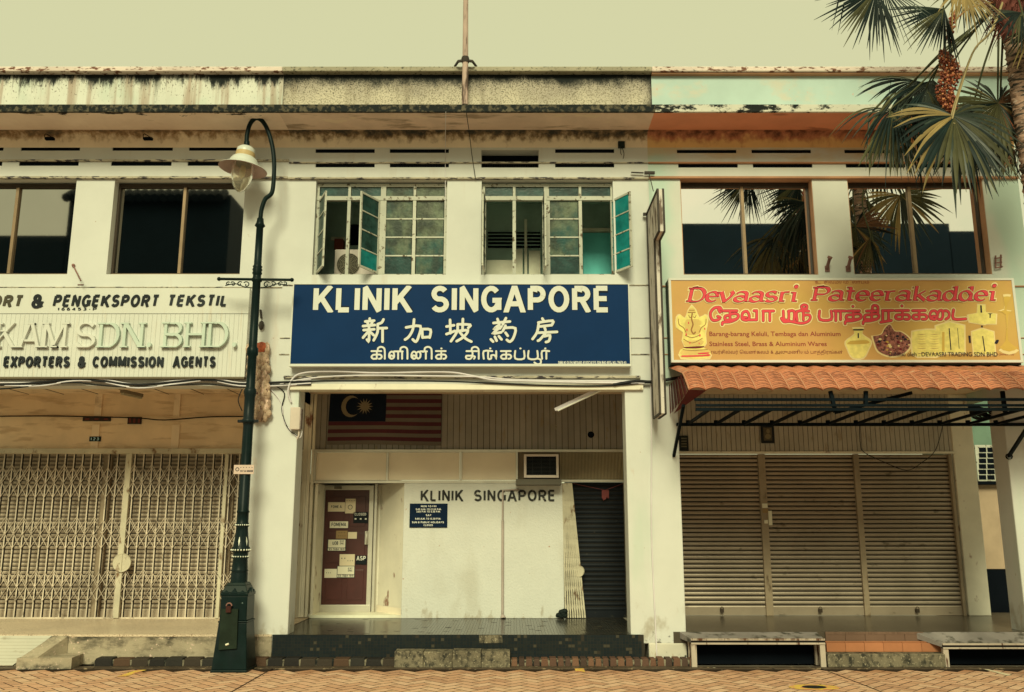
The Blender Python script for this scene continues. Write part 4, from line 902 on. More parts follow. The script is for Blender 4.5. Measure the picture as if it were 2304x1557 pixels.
# --- blue clinic sign
t = thing('signboard', (PX(1037, 823, -.16), -.16, PZ(825, -.16)), 'blue clinic signboard in three scripts above the middle shop', 'sign')
Y = -.17
blue = mat('navy_sign_face', (.005, .029, .105), rough=.45, spec=.05, var=.06); frame_w = mat('white_sign_frame', (.66, .66, .62), rough=.4, var=.04)
mb = MB(); a, b, c, d = PX(655, 730, Y), PX(1418, 730, Y), PZ(823, Y), PZ(638.5, Y)
mb.box(a + .02, b - .02, Y, Y + .17, c + .03, d - .012); mb.build('panel', blue, t)
mb = MB(); mb.box(a, b, Y - .015, Y + .168, c - .012, c + .03); mb.box(a, a + .02, Y - .012, Y + .166, c + .03, d); mb.box(b - .02, b, Y - .012, Y + .166, c + .03, d); mb.box(a + .02, b - .02, Y - .010, Y + .164, d - .012, d); mb.build('frame', frame_w, t, bevel=.003)
wl = mat('white_sign_lettering', (.66, .66, .63), rough=.4, var=.02); ol = mat('dark_letter_outline', (.01, .016, .03))
mb = MB().m(ol); put(mb, layout('KLINIK', .19, .10, extra=.045), (703.6, 641.6, 930.4, 704.4), Y, .002); put(mb, layout('SINGAPORE', .19, .10, extra=.045), (969, 641.6, 1368.5, 704.4), Y, .002)
mb.m(wl); word(mb, 'KLINIK', (705, 643, 929, 703), Y - .004, .19, .10, .002); word(mb, 'SINGAPORE', (970.5, 643, 1367, 703), Y - .004, .19, .10, .002)
mb.build('lettering', parent=t)
z3 = lambda x, y: (820 + x / 5.009, 700 + y / 5.009)
CN = [  # brushed characters, traced
 [[(60, 85), (62, 110)], [(10, 118), (110, 108)], [(35, 130), (45, 155)], [(90, 125), (75, 155)], [(-15, 170), (118, 158)], [(-8, 215), (112, 205)], [(52, 160), (52, 330), (30, 322)], [(50, 225), (-15, 300)], [(60, 230), (105, 272)],
  [(215, 95), (195, 130), (150, 148)], [(150, 150), (148, 240), (105, 330)], [(160, 195), (252, 192)], [(205, 195), (205, 345)]],
 [[(470, 185), (630, 170), (610, 290), (580, 345), (545, 320)], [(560, 95), (545, 210), (500, 290), (458, 322)], [(650, 210), (655, 300)], [(650, 205), (745, 212), (735, 300)], [(655, 298), (730, 292)]],
 [[(925, 175), (1010, 160)], [(965, 100), (970, 250)], [(925, 260), (1020, 225)], [(1050, 150), (1045, 230), (975, 340)], [(1050, 150), (1190, 155), (1170, 190)], [(1110, 90), (1105, 225)], [(1060, 225), (1165, 220), (1120, 290), (1040, 340)], [(1075, 240), (1140, 310), (1205, 345)]],
 [[(1455, 135), (1640, 118)], [(1500, 90), (1520, 150)], [(1595, 80), (1560, 150)], [(1520, 155), (1465, 200), (1530, 195)], [(1545, 175), (1450, 250), (1540, 240)], [(1500, 200), (1470, 235)], [(1425, 320), (1450, 345)], [(1470, 290), (1490, 335)], [(1515, 285), (1545, 320)], [(1590, 165), (1560, 225)], [(1590, 190), (1700, 195), (1680, 300), (1640, 345), (1605, 325)], [(1590, 245), (1615, 280)]],
 [[(2005, 85), (2020, 110)], [(1960, 130), (2120, 110), (2110, 160)], [(1965, 130), (1945, 240), (1895, 315)], [(1970, 175), (2100, 160)], [(2030, 185), (2040, 215)], [(1960, 245), (2170, 235)], [(2040, 250), (1980, 320), (1955, 335)], [(2030, 285), (2090, 275), (2080, 335), (2045, 350)]]]
mb = MB()
for mm_, hl, dp in ((ol, 2.2, .003), (wl, 0, .007)):
    mb.m(mm_)
    for ch in CN: traced(mb, ch, z3, Y, 6.0, dp, True, hl)
mb.build('lettering', parent=t)
def ka(x): return [[(x + 8, 452), (x + 118, 452)], [(x + 68, 452), (x + 68, 536)], [(x + 68, 492), (x + 28, 494), (x + 8, 518), (x + 28, 538), (x + 68, 536)], [(x + 68, 492), (x + 108, 492), (x + 124, 514), (x + 112, 534), (x + 92, 538)]]
def isign(x): return [[(x, 455), (x + 5, 418), (x + 40, 404), (x + 72, 420), (x + 80, 455), (x + 80, 538)]]
def dot(x): return [[(x - 2, 422), (x + 2, 422)]]
def pa(x): return [[(x, 450), (x, 535), (x + 98, 535), (x + 98, 450)]]
TM = ka(72) + isign(150) + [[(322, 508), (300, 500), (288, 520), (306, 538), (334, 520), (330, 470), (304, 458), (282, 480), (280, 520), (300, 538)], [(335, 455), (432, 455)], [(380, 455), (380, 538)], [(425, 455), (425, 538)]] + isign(405) \
   + [[(575, 508), (553, 500), (540, 520), (558, 538), (586, 520), (580, 470), (555, 458), (534, 480), (532, 520), (552, 538)], [(582, 475), (610, 458), (632, 480), (628, 520), (606, 536), (588, 520)], [(630, 455), (705, 455)], [(660, 460), (690, 455), (692, 538)]] + isign(678) + ka(798) + dot(868) \
   + [[(1150, 452), (1270, 452)], [(1215, 452), (1215, 500), (1150, 505), (1150, 535), (1190, 540), (1212, 520)], [(1215, 505), (1245, 515), (1235, 538)]] + isign(1208) + [[(1345, 538), (1345, 452), (1440, 452)], [(1395, 452), (1395, 535), (1428, 535), (1430, 500), (1470, 500), (1485, 535), (1485, 452)]] + dot(1418) + ka(1530) + pa(1700) + dot(1758) \
   + pa(1850) + [[(1948, 535), (1985, 550), (1985, 590), (1950, 600), (1915, 580)]] + [[(2002, 538), (2002, 452), (2082, 452)], [(2050, 452), (2050, 538)]] + dot(2038)
mb = MB()
for mm_, hl, dp in ((ol, 1.4, .003), (wl, 0, .007)): mb.m(mm_); traced(mb, TM, z3, Y, 4.1, dp, True, hl)
mb.build('lettering', parent=t)
mb = MB().m(wl); word(mb, 'DIMILIKI OLEH: MEDIAID ASSOCIATES SDN BHD (REG. NO.: 79676-K)', (1256, 812.5, 1409, 819.5), Y, .2, .1, .0025); mb.build('lettering', parent=t)

# --- orange sign
t = thing('signboard', (PX(1904, 818, -.3), -.3, PZ(818, -.3)), 'orange cookware shop signboard with red italic lettering above the tiled awning', 'sign')
Y = -.32
org = mat('orange_sign_face', (.60, .33, .125), rough=.4, spec=.15, var=.07, vs=.9, stains=[stain((.60, .41, .11), .55, .2, (.55, .55, .7), 2, amt=.8)])
a, b, c, d = PX(1507, 720, Y), PX(2291, 720, Y), PZ(817, Y), PZ(626, Y)
MB().box(a + .04, b - .04, Y, Y + .05, c + .05, d - .035).build('panel', org, t)
mb = MB().m(frame_w); mb.box(a, b, Y - .012, Y + .06, c + .01, c + .05); mb.box(a, b, Y - .012, Y + .06, d - .035, d); mb.box(a, a + .04, Y - .011, Y + .058, c + .05, d - .035); mb.box(b - .04, b, Y - .011, Y + .058, c + .05, d - .035)
mb.m(mat('dark_green_casing', (.035, .05, .04))).box(a + .004, b - .004, Y + .05, -.005, c - .02, d - .004); mb.build('frame', parent=t)
redl = mat('red_sign_lettering', A(205, 72, 62), rough=.35, var=.05); dkr = mat('dark_red_outline', A(105, 38, 34)); pale = mat('pale_yellow_halo', A(214, 196, 112), rough=.4); brl = mat('brown_sign_lettering', A(135, 62, 42)); yel = mat('yellow_print', A(214, 200, 92), rough=.35, var=.12, vs=9); ypr = mat('golden_print', A(190, 158, 60), var=.1); dkp = mat('dark_print', A(40, 36, 36)); cop_p = mat('copper_print', A(135, 88, 60), var=.7, vs=22)
# nib lettering, three coats: halo, outline, fill
mb = MB()
for txt, rect in (('Devaasri', (1543, 642, 1797, 681)), ('Pateerakaddei', (1823, 640, 2243, 679))):
    base = layout(txt, .20, .12, low=LOW, serif=True, width=nib(.21, .06), shear=.22)
    xs = [p[0] for q, k in base for p in q]; ys = [p[1] for q, k in base for p in q]; bx = (min(xs), min(ys), max(xs), max(ys))
    for mm_, ex, fr in ((pale, .15, 0), (dkr, .05, .003), (redl, 0, .006)):
        mb.m(mm_); put(mb, layout(txt, .20, .12, low=LOW, serif=True, width=(lambda d, e=ex, g=nib(.21, .06): g(d) + e), shear=.22, extra=ex), rect, Y, .001, bx, .0002, fr)
mb.build('lettering', parent=t)
z4 = lambda x, y: (1500 + x / 5.76, 640 + y / 5.76); z5 = lambda x, y: (1880 + x / 5.434, 620 + y / 5.434)
T4 = [[(690, 360), (670, 320), (710, 345), (690, 300), (620, 305), (570, 360), (570, 420), (600, 465), (660, 460), (690, 430), (660, 415)], [(740, 342), (910, 342)], [(820, 342), (820, 460)], [(820, 400), (760, 410), (755, 450), (800, 465), (900, 450), (930, 410), (900, 380), (830, 385)], [(900, 455), (820, 485), (730, 490), (720, 520)],
      [(1030, 430), (1000, 430), (1000, 460), (1050, 460), (1070, 410), (1040, 350), (985, 370), (975, 440), (1000, 462)], [(1060, 460), (1165, 460)], [(1165, 340), (1165, 460)], [(1130, 342), (1165, 342)], [(1250, 470), (1250, 345)], [(1245, 345), (1385, 345)], [(1335, 345), (1335, 470)],
      [(1510, 345), (1515, 440), (1540, 465), (1580, 450), (1580, 345)], [(1575, 348), (1650, 348), (1650, 465)], [(1690, 465), (1690, 350), (1840, 348)], [(1770, 348), (1770, 460)], [(1770, 400), (1840, 395), (1860, 430), (1830, 480), (1740, 505), (1600, 480), (1520, 485), (1485, 440)], [(1780, 340), (1810, 320), (1815, 280), (1780, 265), (1745, 285), (1760, 320), (1790, 310)],
      [(1980, 345), (1985, 455), (2130, 455), (2130, 345)], [(2190, 470), (2190, 345)], [(2185, 345), (2320, 345)]]
T5 = [[(60, 540), (60, 440)], [(-20, 432), (100, 432)], [(150, 435), (290, 432)], [(215, 432), (215, 535)], [(215, 480), (140, 485), (130, 525), (180, 540), (290, 530), (310, 495), (285, 470), (225, 475)], [(280, 535), (200, 555), (125, 560), (115, 590)], [(209, 378), (211, 378)],
      [(375, 435), (500, 432)], [(440, 432), (440, 535)], [(440, 480), (365, 485), (350, 525), (400, 540), (505, 530), (530, 495), (505, 470), (450, 475)], [(500, 535), (420, 555), (345, 560), (335, 590)], [(450, 430), (450, 380), (480, 365), (515, 385), (515, 455)], [(575, 545), (575, 430)], [(570, 430), (700, 428)], [(645, 430), (645, 545)], [(680, 550), (550, 572)],
      [(730, 430), (890, 428)], [(815, 430), (815, 530)], [(815, 480), (745, 485), (735, 520), (770, 535), (815, 528)], [(815, 480), (880, 480), (905, 510), (885, 535), (850, 535)], [(808, 372), (810, 372)], [(940, 430), (1095, 428)], [(1020, 430), (1020, 530)], [(1020, 480), (955, 485), (945, 520), (980, 535), (1020, 528)], [(1020, 480), (1090, 480), (1115, 510), (1095, 535), (1060, 535)],
      [(1215, 500), (1185, 500), (1180, 530), (1215, 535), (1245, 490), (1220, 435), (1170, 440), (1150, 490), (1165, 530)], [(1240, 480), (1265, 435), (1300, 430), (1310, 490), (1290, 535), (1255, 535)], [(1310, 440), (1350, 430), (1385, 460), (1380, 510), (1345, 535)], [(1440, 420), (1440, 530), (1590, 530)]]
mb = MB()
for mm_, hl, dp in ((pale, 6.5, .002), (dkr, 1.6, .005), (redl, 0, .008)):
    mb.m(mm_); traced(mb, T4, z4, Y, 5.2, dp, True, hl); traced(mb, T5, z5, Y, 5.2, dp + .0001, True, hl)
mb.build('lettering', parent=t)
mb = MB().m(brl)
fontword(mb, 'Barang-barang Keluli, Tembaga dan Aluminium', (1596, 746, 1891, 759.5), Y, .012); fontword(mb, 'Stainless Steel, Brass & Aluminium Wares', (1596, 768.5, 1860, 780.5), Y, .012)
mb.m(dkr); fontword(mb, 'எவர்சில்வர் ெவண்கலம் & அலுமணியம் பாத்திரங்கள்', (1596, 787, 1896, 799), Y)
mb.m(dkp); fontword(mb, 'Dimiliki oleh : DEVAASRI TRADING SDN BHD', (1999, 792.5, 2244, 802), Y, .004, .012); mb.m(brl); fontword(mb, '(569654-U)', (2247, 795, 2281, 801), Y)
fontword(mb, 'உ  சிவமயம்  லாபம்', (1834, 629.5, 1955, 638), Y)
mb.build('lettering', parent=t)
# printed pictures: flat prints on the face
mb = MB()
BL = [0]
def blob(mm_, pts, o, conv=z5, n=4):
    BL[0] += 1; o = o + .00003 * BL[0]
    mb.m(mm_); q = [conv(*p) for p in pts]; q = [(v.x, v.y) for v in spline([Vector((a, b, 0)) for a, b in q + [q[0]]], n)][:-1] if n else q
    mb.face([Vector((P(u, v, Y).x, Y - o, P(u, v, Y).z)) for u, v in q])
def grow(pts, k):
    cx = sum(p[0] for p in pts) / len(pts); cy = sum(p[1] for p in pts) / len(pts)
    return [(cx + (x - cx) * k, cy + (y - cy) * k) for x, y in pts]
def printed(pts, mm_, conv=z5, k=1.1, n=4): blob(pale, grow(pts, k), .0015, conv, n); blob(mm_, pts, .003, conv, n)
cut(mb, 'printed_picture', t) if mb.f else None; printed([(205, 650), (340, 650), (325, 720), (430, 800), (400, 900), (340, 1000), (210, 1000), (150, 900), (125, 805), (230, 720)], yel, n=3)
blob(dkp, [(215, 655), (335, 655), (330, 672), (220, 672)], .0045); blob(dkp, [(268, 705), (285, 705), (285, 765), (268, 765)], .0045, n=0); blob(ypr, [(180, 800), (370, 790), (400, 830), (150, 840)], .0042)
cut(mb, 'printed_picture', t) if mb.f else None; printed([(455, 740), (560, 720), (600, 650), (665, 600), (720, 680), (800, 690), (900, 770), (910, 860), (830, 950), (680, 985), (530, 930), (480, 830)], cop_p, n=3)
for k in range(46):
    u, v = random.uniform(490, 900), random.uniform(720, 950)
    if ((u - 695) / 215) ** 2 + ((v - 830) / 135) ** 2 > 1: continue
    r = random.uniform(8, 24); blob(random.choice([dkp, pale, ypr, dkr, dkp]), [(u + r * math.cos(a), v + r * .7 * math.sin(a)) for a in (0, 1.2, 2.4, 3.6, 4.8)], .0042 + .00003 * k, n=2)
cut(mb, 'printed_picture', t) if mb.f else None; printed([(940, 690), (1100, 665), (1290, 700), (1310, 960), (1100, 990), (945, 960)], yel, n=2)
for k in range(9):
    for sx_ in (1050, 1205): 
        y_ = 715 + k * 29; blob(ypr if k % 2 else brl, [(sx_ - 62, y_), (sx_, y_ + 9), (sx_ + 62, y_), (sx_, y_ + 4)], .0045 + .00002 * k, n=2)
cut(mb, 'printed_picture', t) if mb.f else None; printed([(1225, 620), (1390, 570), (1570, 615), (1575, 940), (1230, 945)], yel, n=1)
blob(dkp, [(1380, 645), (1393, 645), (1415, 910), (1402, 910)], .0045, n=0); blob(dkp, [(1486, 645), (1492, 645), (1512, 895), (1506, 895)], .0045, n=0); blob(ypr, [(1300, 690), (1330, 690), (1330, 930), (1300, 930)], .0043, n=0)
cut(mb, 'printed_picture', t) if mb.f else None; printed([(1665, 690), (1790, 650), (1930, 690), (1950, 960), (1690, 965)], yel, n=1); blob(dkp, [(1620, 735), (1648, 735), (1652, 825), (1632, 825)], .0045, n=0); blob(dkp, [(1788, 605), (1800, 625), (1790, 640), (1775, 625)], .0045, n=2); blob(dkp, [(1790, 740), (1802, 740), (1830, 930), (1816, 930)], .0045, n=0); blob(dkp, [(1940, 830), (1960, 790), (1995, 790), (1975, 835)], .0045, n=2)
cut(mb, 'printed_picture', t) if mb.f else None; printed([(1620, 480), (1730, 460), (1735, 360), (1830, 365), (1835, 450), (1960, 470), (1955, 590), (1840, 590), (1825, 600), (1640, 570)], yel, n=1); blob(dkp, [(1765, 365), (1785, 365), (1790, 455), (1770, 455)], .0045, n=0); blob(dkp, [(1855, 463), (1920, 463), (1895, 475), (1893, 520), (1880, 520), (1880, 475)], .0045, n=0)
cut(mb, 'printed_picture', t) if mb.f else None; printed([(2050, 260), (2140, 260), (2105, 340), (2090, 430), (2170, 440), (2110, 480), (2110, 800), (2230, 880), (2120, 930), (2000, 880), (2075, 800), (2080, 480), (1985, 445), (2060, 420), (2060, 340)], ypr, n=2)
# seated brass deity figure
cut(mb, 'printed_picture', t) if mb.f else None; printed([(325, 275), (385, 345), (420, 430), (490, 395), (530, 430), (520, 540), (500, 640), (510, 760), (470, 820), (545, 850), (550, 950), (190, 950), (180, 840), (240, 820), (200, 720), (215, 620), (130, 560), (130, 430), (180, 395), (240, 440), (275, 345)], yel, z4, 1.06, 2)
gold2 = mat('pale_gold_print', A(205, 178, 84), var=.1); umb = mat('umber_print', A(150, 110, 52), var=.1)
def zst(pts, wpx, mm_, o):                    # thin printed line
    mb.m(mm_); BL[0] += 1; traced(mb, [pts], z4, Y, wpx, o + .00003 * BL[0], True, 0)
for pts in ([(300, 310), (345, 310), (370, 360), (275, 360)], [(255, 455), (415, 455), (430, 530), (240, 535)], [(235, 545), (430, 540), (420, 640), (245, 645)], [(215, 735), (460, 725), (440, 790), (240, 795)], [(205, 850), (525, 845), (540, 900), (195, 905)]): blob(gold2, pts, .0045, z4, 3)
for pts, w_ in (([(330, 380), (322, 450), (340, 520), (318, 590), (345, 640), (370, 620)], 3.2), ([(285, 400), (300, 430), (320, 420)], 1.4), ([(345, 420), (365, 430), (380, 400)], 1.4), ([(150, 450), (160, 520), (215, 560), (250, 620)], 1.6), ([(510, 450), (500, 520), (450, 560), (420, 620)], 1.6), ([(240, 660), (330, 690), (430, 655)], 1.5), ([(220, 710), (330, 760), (460, 700)], 1.5), ([(275, 365), (370, 365)], 1.6), ([(290, 335), (358, 335)], 1.3), ([(210, 845), (330, 858), (530, 842)], 1.3)): zst(pts, w_, umb, .006)
for c_, r_ in (((283, 500), 10), ((262, 590), 11), ((252, 650), 12), ((430, 660), 12), ((492, 575), 10), ((300, 760), 9), ((420, 765), 8)): blob(redl, [(c_[0] + r_ * math.cos(a) * .8, c_[1] + r_ * 1.6 * math.sin(a)) for a in (0, 1.2, 2.5, 3.8, 5.1)], .0062, z4, 2)
for pts in ([(200, 920), (470, 915), (545, 903), (545, 930), (200, 940)], [(400, 890), (540, 880), (530, 900), (420, 905)]): blob(redl, pts, .0062, z4, 2)
blob(dkr, [(215, 812), (480, 800), (430, 826), (260, 828)], .0062, z4, 3)
cut(mb, 'printed_picture', t)

# --- projecting sign seen edge on
t = thing('projecting_sign', (PX(1470, 900, -.6), -.6, PZ(942, -.4)), 'tall weathered white signboard jutting out edge on between the blue and orange signs', 'sign')
sx_ = PX(1462, 700, -.12); psm = mat('weathered_white_sheet', A(196, 188, 140), var=.1, stains=[stain(A(110, 96, 66), .58, .06, (6, 6, 2.2), 8), stain((.05, .05, .05), .70, .03, (9, 9, 14), 8)]); pfr = mat('rusty_sign_frame', (.06, .05, .045), var=.3)
zt_, zm_, zb_ = PZ(426, -1.25), PZ(520, -1.25), PZ(930, -.8)
sxx = PX(1459, 477, -.1)
mb = MB(); mb.box(sxx - .03, sxx + .05, -1.25, -.12, zm_, zt_); mb.build('upper_panel', psm, t); 
mb = MB(); mb.box(sxx - .028, sxx + .048, -.80, -.15, zb_, zm_ - .004); mb.build('lower_panel', psm, t)
mb = MB()
for (y0, z0, y1, z1) in ((-1.25, zt_, -.12, zt_), (-1.25, zm_, -1.25, zt_), (-1.25, zm_, -.8, zm_), (-.8, zb_, -.8, zm_), (-.8, zb_, -.15, zb_), (-.15, zb_, -.15, zt_)):
    for dx in (-.032, .052): mb.bar((sxx + dx, y0, z0), (sxx + dx, y1, z1), .03)
for z in (zt_ - .5, zm_ - .2, (zm_ + zb_) / 2, zb_ + .3): mb.bar((sxx + .01, -.2, z), (sxx + .01, .02, z), .05)
mb.build('frame', pfr, t)

# --- wall lettering, hours board, plaques
mb = MB().m(mat('worn_black_wall_letter', (.045, .045, .045), var=.4, stains=[stain(A(200, 190, 140), .66, .04, (16, 16, 16), 7)]))
word(mb, 'KLINIK', (946.5, 1102, 1043, 1128), YK, .18, .15, .012); word(mb, 'SINGAPORE', (1067, 1102, 1247, 1128), YK, .18, .15, .012)
tag(mb.build('wall_lettering'), 'worn black two word clinic lettering fixed on the roughcast wall beside the door', 'lettering')
t = thing('hours_board', (PX(964, 1187, YK), YK, PZ(1187, YK)), 'small navy opening hours board under the wall letters', 'sign')
MB().pbox(921.5, 1133, 1006.6, 1187, YK - .02, .02).build('panel', mat('navy_board', (.006, .017, .045), rough=.5, spec=.05), t, bevel=.003)
mb = MB().m(wl)
for txt, x0, x1, y in (('MON TO FRI', 947, 982, 1139), ('9.00 A.M. TO 12.30 P.M.', 935.5, 993, 1145.8), ('3.00 P.M. TO 5.30 P.M.', 937, 991, 1151), ('SAT', 958, 970, 1159), ('9.00 A.M. TO 12.30 P.M.', 934, 992, 1167), ('SUN & PUBLIC HOLIDAYS', 927, 999, 1175), ('CLOSED', 953, 974, 1181.5)): word(mb, txt, (x0, y - 2.1, x1, y + 2.3), YK - .02, .24, .12, .0015)
mb.build('lettering', parent=t)
pq = mat('dark_plaque', (.045, .03, .025), rough=.4)
Yp = YB - .08
t = thing('house_number_plate', (PX(213, 993, Yp), Yp, PZ(993, Yp)), 'black house number plate 123 above the lattice gate', 'plaque'); MB().pbox(201, 982, 226, 993, Yp, .02).build('plate', mat('black_plate', (.01, .02, .022)), t); mb = MB().m(mat('aqua_number', A(150, 180, 150))); word(mb, '123', (204, 984, 223, 991), Yp, .2, .25, .003); mb.build('lettering', parent=t)
for r, lb in (((186, 938.5, 249, 947.5), 'long dark wooden plaque under the board ledge'), ((287, 938, 318, 954), 'small square dark plaque under the board ledge')):
    mb = MB().m(pq).pbox(*r, Yp, .02); mb.m(mat('plaque_red', (.16, .04, .03))); x0, y0, x1, y1 = r
    for k in range(3): mb.pbox(x0 + (x1 - x0) * (k + .25) / 3, y0 + 3, x0 + (x1 - x0) * (k + .7) / 3, y1 - 3, Yp - .003, .003)
    tag(mb.build('plaque', None), lb, 'plaque')
mb = MB().m(mat('oval_number', (.3, .27, .2))); c = P(1245.5, 961, YB); mb.lathe([(.062, -.006), (.052, -.006)], c, 18, False, (0, 1, 0)); word(mb, '125', (1240, 957, 1251, 964), YB, .2, .2, .004); tag(mb.build('number_plate'), 'small oval number 125 on the board wall', 'plaque')
mb = MB(); mb.lathe([(0, -.01), (.058, -.01), (.062, 0)], P(1329.6, 978, YB), 18, False, (0, 1, 0)); tag(mb.build('cover_disc', void), 'black round cover on the board wall under the fallen tube', 'cover')
t = thing('picture_frame', (PX(1727, 997, YR - .05), YR - .05, PZ(997, YR)), 'dark framed portrait picture hanging over the roller shutters', 'picture'); MB().pbox(1713, 957, 1742, 997, YR - .06, .04).build('frame', mat('dark_frame', (.02, .022, .025)), t, bevel=.006)
mb = MB().m(mat('faded_print', (.10, .085, .06), var=.3)).pbox(1718, 962, 1737, 991, YR - .063, .004); mb.m(mat('pale_print', (.22, .18, .11))); c = P(1728, 970, YR - .068); mb.face([c + Vector((.035 * math.cos(a), 0, .045 * math.sin(a))) for a in (0, .7, 1.4, 2.1, 2.8, 3.5, 4.2, 4.9, 5.6)]); c = P(1728, 982, YR - .069); mb.face([c + Vector((.06 * math.cos(a), 0, .05 * math.sin(a))) for a in (0, .7, 1.4, 2.1, 2.8, 3.5, 4.2, 4.9, 5.6)]); mb.build('print', parent=t)
t = thing('notice_board', (PX(1538, 1014, YR - .05), YR - .05, PZ(1014, YR)), 'small dark notice beside the left roller shutter head', 'notice'); MB().pbox(1528, 980, 1549, 1014, YR - .05, .03).build('frame', mat('notice_dark', (.02, .024, .026)), t, bevel=.004); mb = MB().m(mat('notice_print', (.15, .14, .1)))
for k in range(4): mb.pbox(1533, 985 + k * 6, 1545, 988 + k * 6, YR - .054, .003)
mb.build('print', parent=t)

# ================================================================== FLAG
t = thing('flag', (PX(867, 1000, YB - .04), YB - .04, PZ(1000, YB)), 'red and white striped flag with a blue canton pinned to the board wall', 'flag')
fred, fwh, fbl, fye = mat('flag_red', (.085, .022, .032)), mat('flag_white', (.145, .125, .105)), mat('flag_navy', (.004, .009, .022)), mat('flag_star', (.22, .18, .12))
mb = MB(); Yf = YB - .035; x0, x1, zt_, zb_ = PX(742, 940, Yf), PX(993, 940, Yf), PZ(881, Yf), PZ(1001, Yf)
def fw(u, v, o=0): return Vector((x0 + (x1 - x0) * u - .03 * v * (1 - u), Yf - .01 - .016 * math.sin(7 * u + 4 * v) * v - .012 * math.sin(16 * u * v + 2) - o, zt_ + (zb_ - zt_) * v + .012 * math.sin(5 * u) * v))
for k in range(14):
    mb.m(fred if k % 2 == 0 else fwh)
    mb.grid([[fw(i / 24, (k + j / 2) / 14) for i in range(25)] for j in range(3)], True)
mb.m(fbl); mb.grid([[fw(.505 * i / 14, -.002 + (8 / 14) * j / 8, .004) for i in range(15)] for j in range(9)], True)
o = mb.build('cloth', parent=t); mb = MB().m(fye)
cu, cvv = .19, .285
arc = [(cu + .085 * math.cos(math.radians(a)), cvv + .205 * math.sin(math.radians(a))) for a in range(40, 321, 20)] + [(cu + .025 + .07 * math.cos(math.radians(a)), cvv + .165 * math.sin(math.radians(a))) for a in range(310, 49, -20)]
n = len(arc)
for i in range(n // 2 - 1): mb.face([fw(*p, .008) for p in (arc[i], arc[i + 1], arc[n - 2 - i], arc[n - 1 - i])])
for k in range(28):
    a0, a1 = k * math.pi / 14, (k + 1) * math.pi / 14; r0, r1 = (.075, .035) if k % 2 == 0 else (.035, .075)
    mb.face([fw(.315, cvv, .008), fw(.315 + r0 * math.cos(a0), cvv + r0 * 2.1 * math.sin(a0), .008), fw(.315 + r1 * math.cos(a1), cvv + r1 * 2.1 * math.sin(a1), .008)])
mb.build('crescent_and_star', parent=t)

# ================================================================== WIRES, BOXES, SMALL FITTINGS
cab_b = mat('black_cable', (.018, .018, .02), rough=.5); cab_w = mat('grey_white_cable', A(200, 195, 155), rough=.5, var=.1)
def cable(pts, r, mm_, lb, Y=-.08, k=5, name='cable'):
    q = [P(p[0], p[1], p[2] if len(p) > 2 else Y) for p in pts]; mb = MB(); mb.tube(spline(q, k), r, 6)
    return tag(mb.build(name, mm_), lb, 'cable', 'cables strung along the shopfronts')
for dy, r, mm_, wob in ((0, .022, cab_b, 0), (4, .016, cab_w, 3), (7, .014, cab_b, -2), (-3, .012, cab_w, 2)):
    lb = {0: 'thick black cable sagging below the textile sign', 4: 'pale cable twisted around the black one below the textile sign', 7: 'thin black cable lowest of the bundle below the textile sign', -3: 'thin pale cable topmost of the bundle below the textile sign'}[dy]
    cable([(-120, 866 + dy), (0, 866 + dy - wob), (90, 861 + dy + wob), (165, 853 + dy), (230, 858 + dy - wob), (310, 866 + dy + wob), (400, 859 + dy), (470, 855 + dy - wob), (540, 864 + dy), (620, 861 + dy + wob), (700, 858 + dy)], r, mm_, lb)
cable([(655, 905, -.03), (648, 880), (660, 850), (690, 838), (760, 836), (850, 839), (1000, 837), (1060, 845), (1110, 855), (1200, 858), (1330, 861), (1450, 862)], .016, cab_w, 'white cable arching from the clinic pillar along the beam')
cable([(630, 864), (700, 851), (800, 845), (960, 846), (1080, 848), (1150, 854), (1300, 857), (1460, 858), (1520, 852)], .014, cab_w, 'pale cable laid along the clinic beam just above the ledge')
cable([(600, 862), (680, 858), (800, 857), (1000, 858), (1200, 866), (1350, 868), (1440, 862), (1490, 857)], .014, cab_b, 'black cable along the clinic beam under the pale ones')
cable([(1380, 866), (1430, 858), (1470, 859), (1530, 849), (1590, 838)], .028, cab_b, 'thick dark cable bunch crossing behind the projecting sign')
cable([(620, 868, -.02), (640, 885, -.02), (634, 920, -.02), (645, 958, -.02), (668, 980, -.02), (676, 965, -.02)], .009, cab_b, 'thin black wire looping down the pillar to the meter box')
cable([(600, 866, -.02), (632, 905, -.02), (640, 950, -.02), (672, 985, -.02), (680, 970, -.02)], .008, cab_w, 'thin pale wire looping down the pillar to the meter box')
cable([(1465, 560, -.02), (1463, 700, -.02), (1464, 860, -.02), (1466, 1000, -.02), (1466, 1200, -.02), (1474, 1390, -.02), (1478, 1476, -.02)], .011, cab_w, 'grey conduit running down the pillar beside the projecting sign')
cable([(1049, 252, -.9), (1056, 300, -.3), (1062, 350, -.06), (1070, 402, -.06)], .006, cab_b, 'thin black wire hanging from the mast foot down the cove')
cable([(1003, 252, -.9), (1002, 330, -.06), (1002, 470, -.06)], .005, cab_w, 'thin white wire hanging down to the casement window')
cable([(1710, 858, -.06), (1900, 834, -.1), (1980, 842, -.1), (2060, 836, -.1), (2140, 832, -.1), (2230, 838, -.1), (2330, 842, -.1)], .03, cab_b, 'thick black cable behind the tiled awning top')
cable([(2150, 846, -.12), (2200, 836, -.12), (2260, 834, -.12), (2310, 838, -.12)], .014, cab_w, 'white cable curving above the right end of the awning')
cable([(1560, 832, -.04), (1700, 830, -.04), (1780, 836, -.04)], .02, cab_b, 'black conduit below the orange sign at its left')
cable([(1934, 955, YR - .08), (1936, 1000, YR - .1), (1945, 1018, YR - .12), (1990, 1040, YR - .15), (2040, 1058, YR - .15), (2075, 1040, YR - .15), (2105, 1012, YR - .1), (2122, 955, YR - .1)], .007, cab_b, 'loose black wire drooping across the right roller shutter')
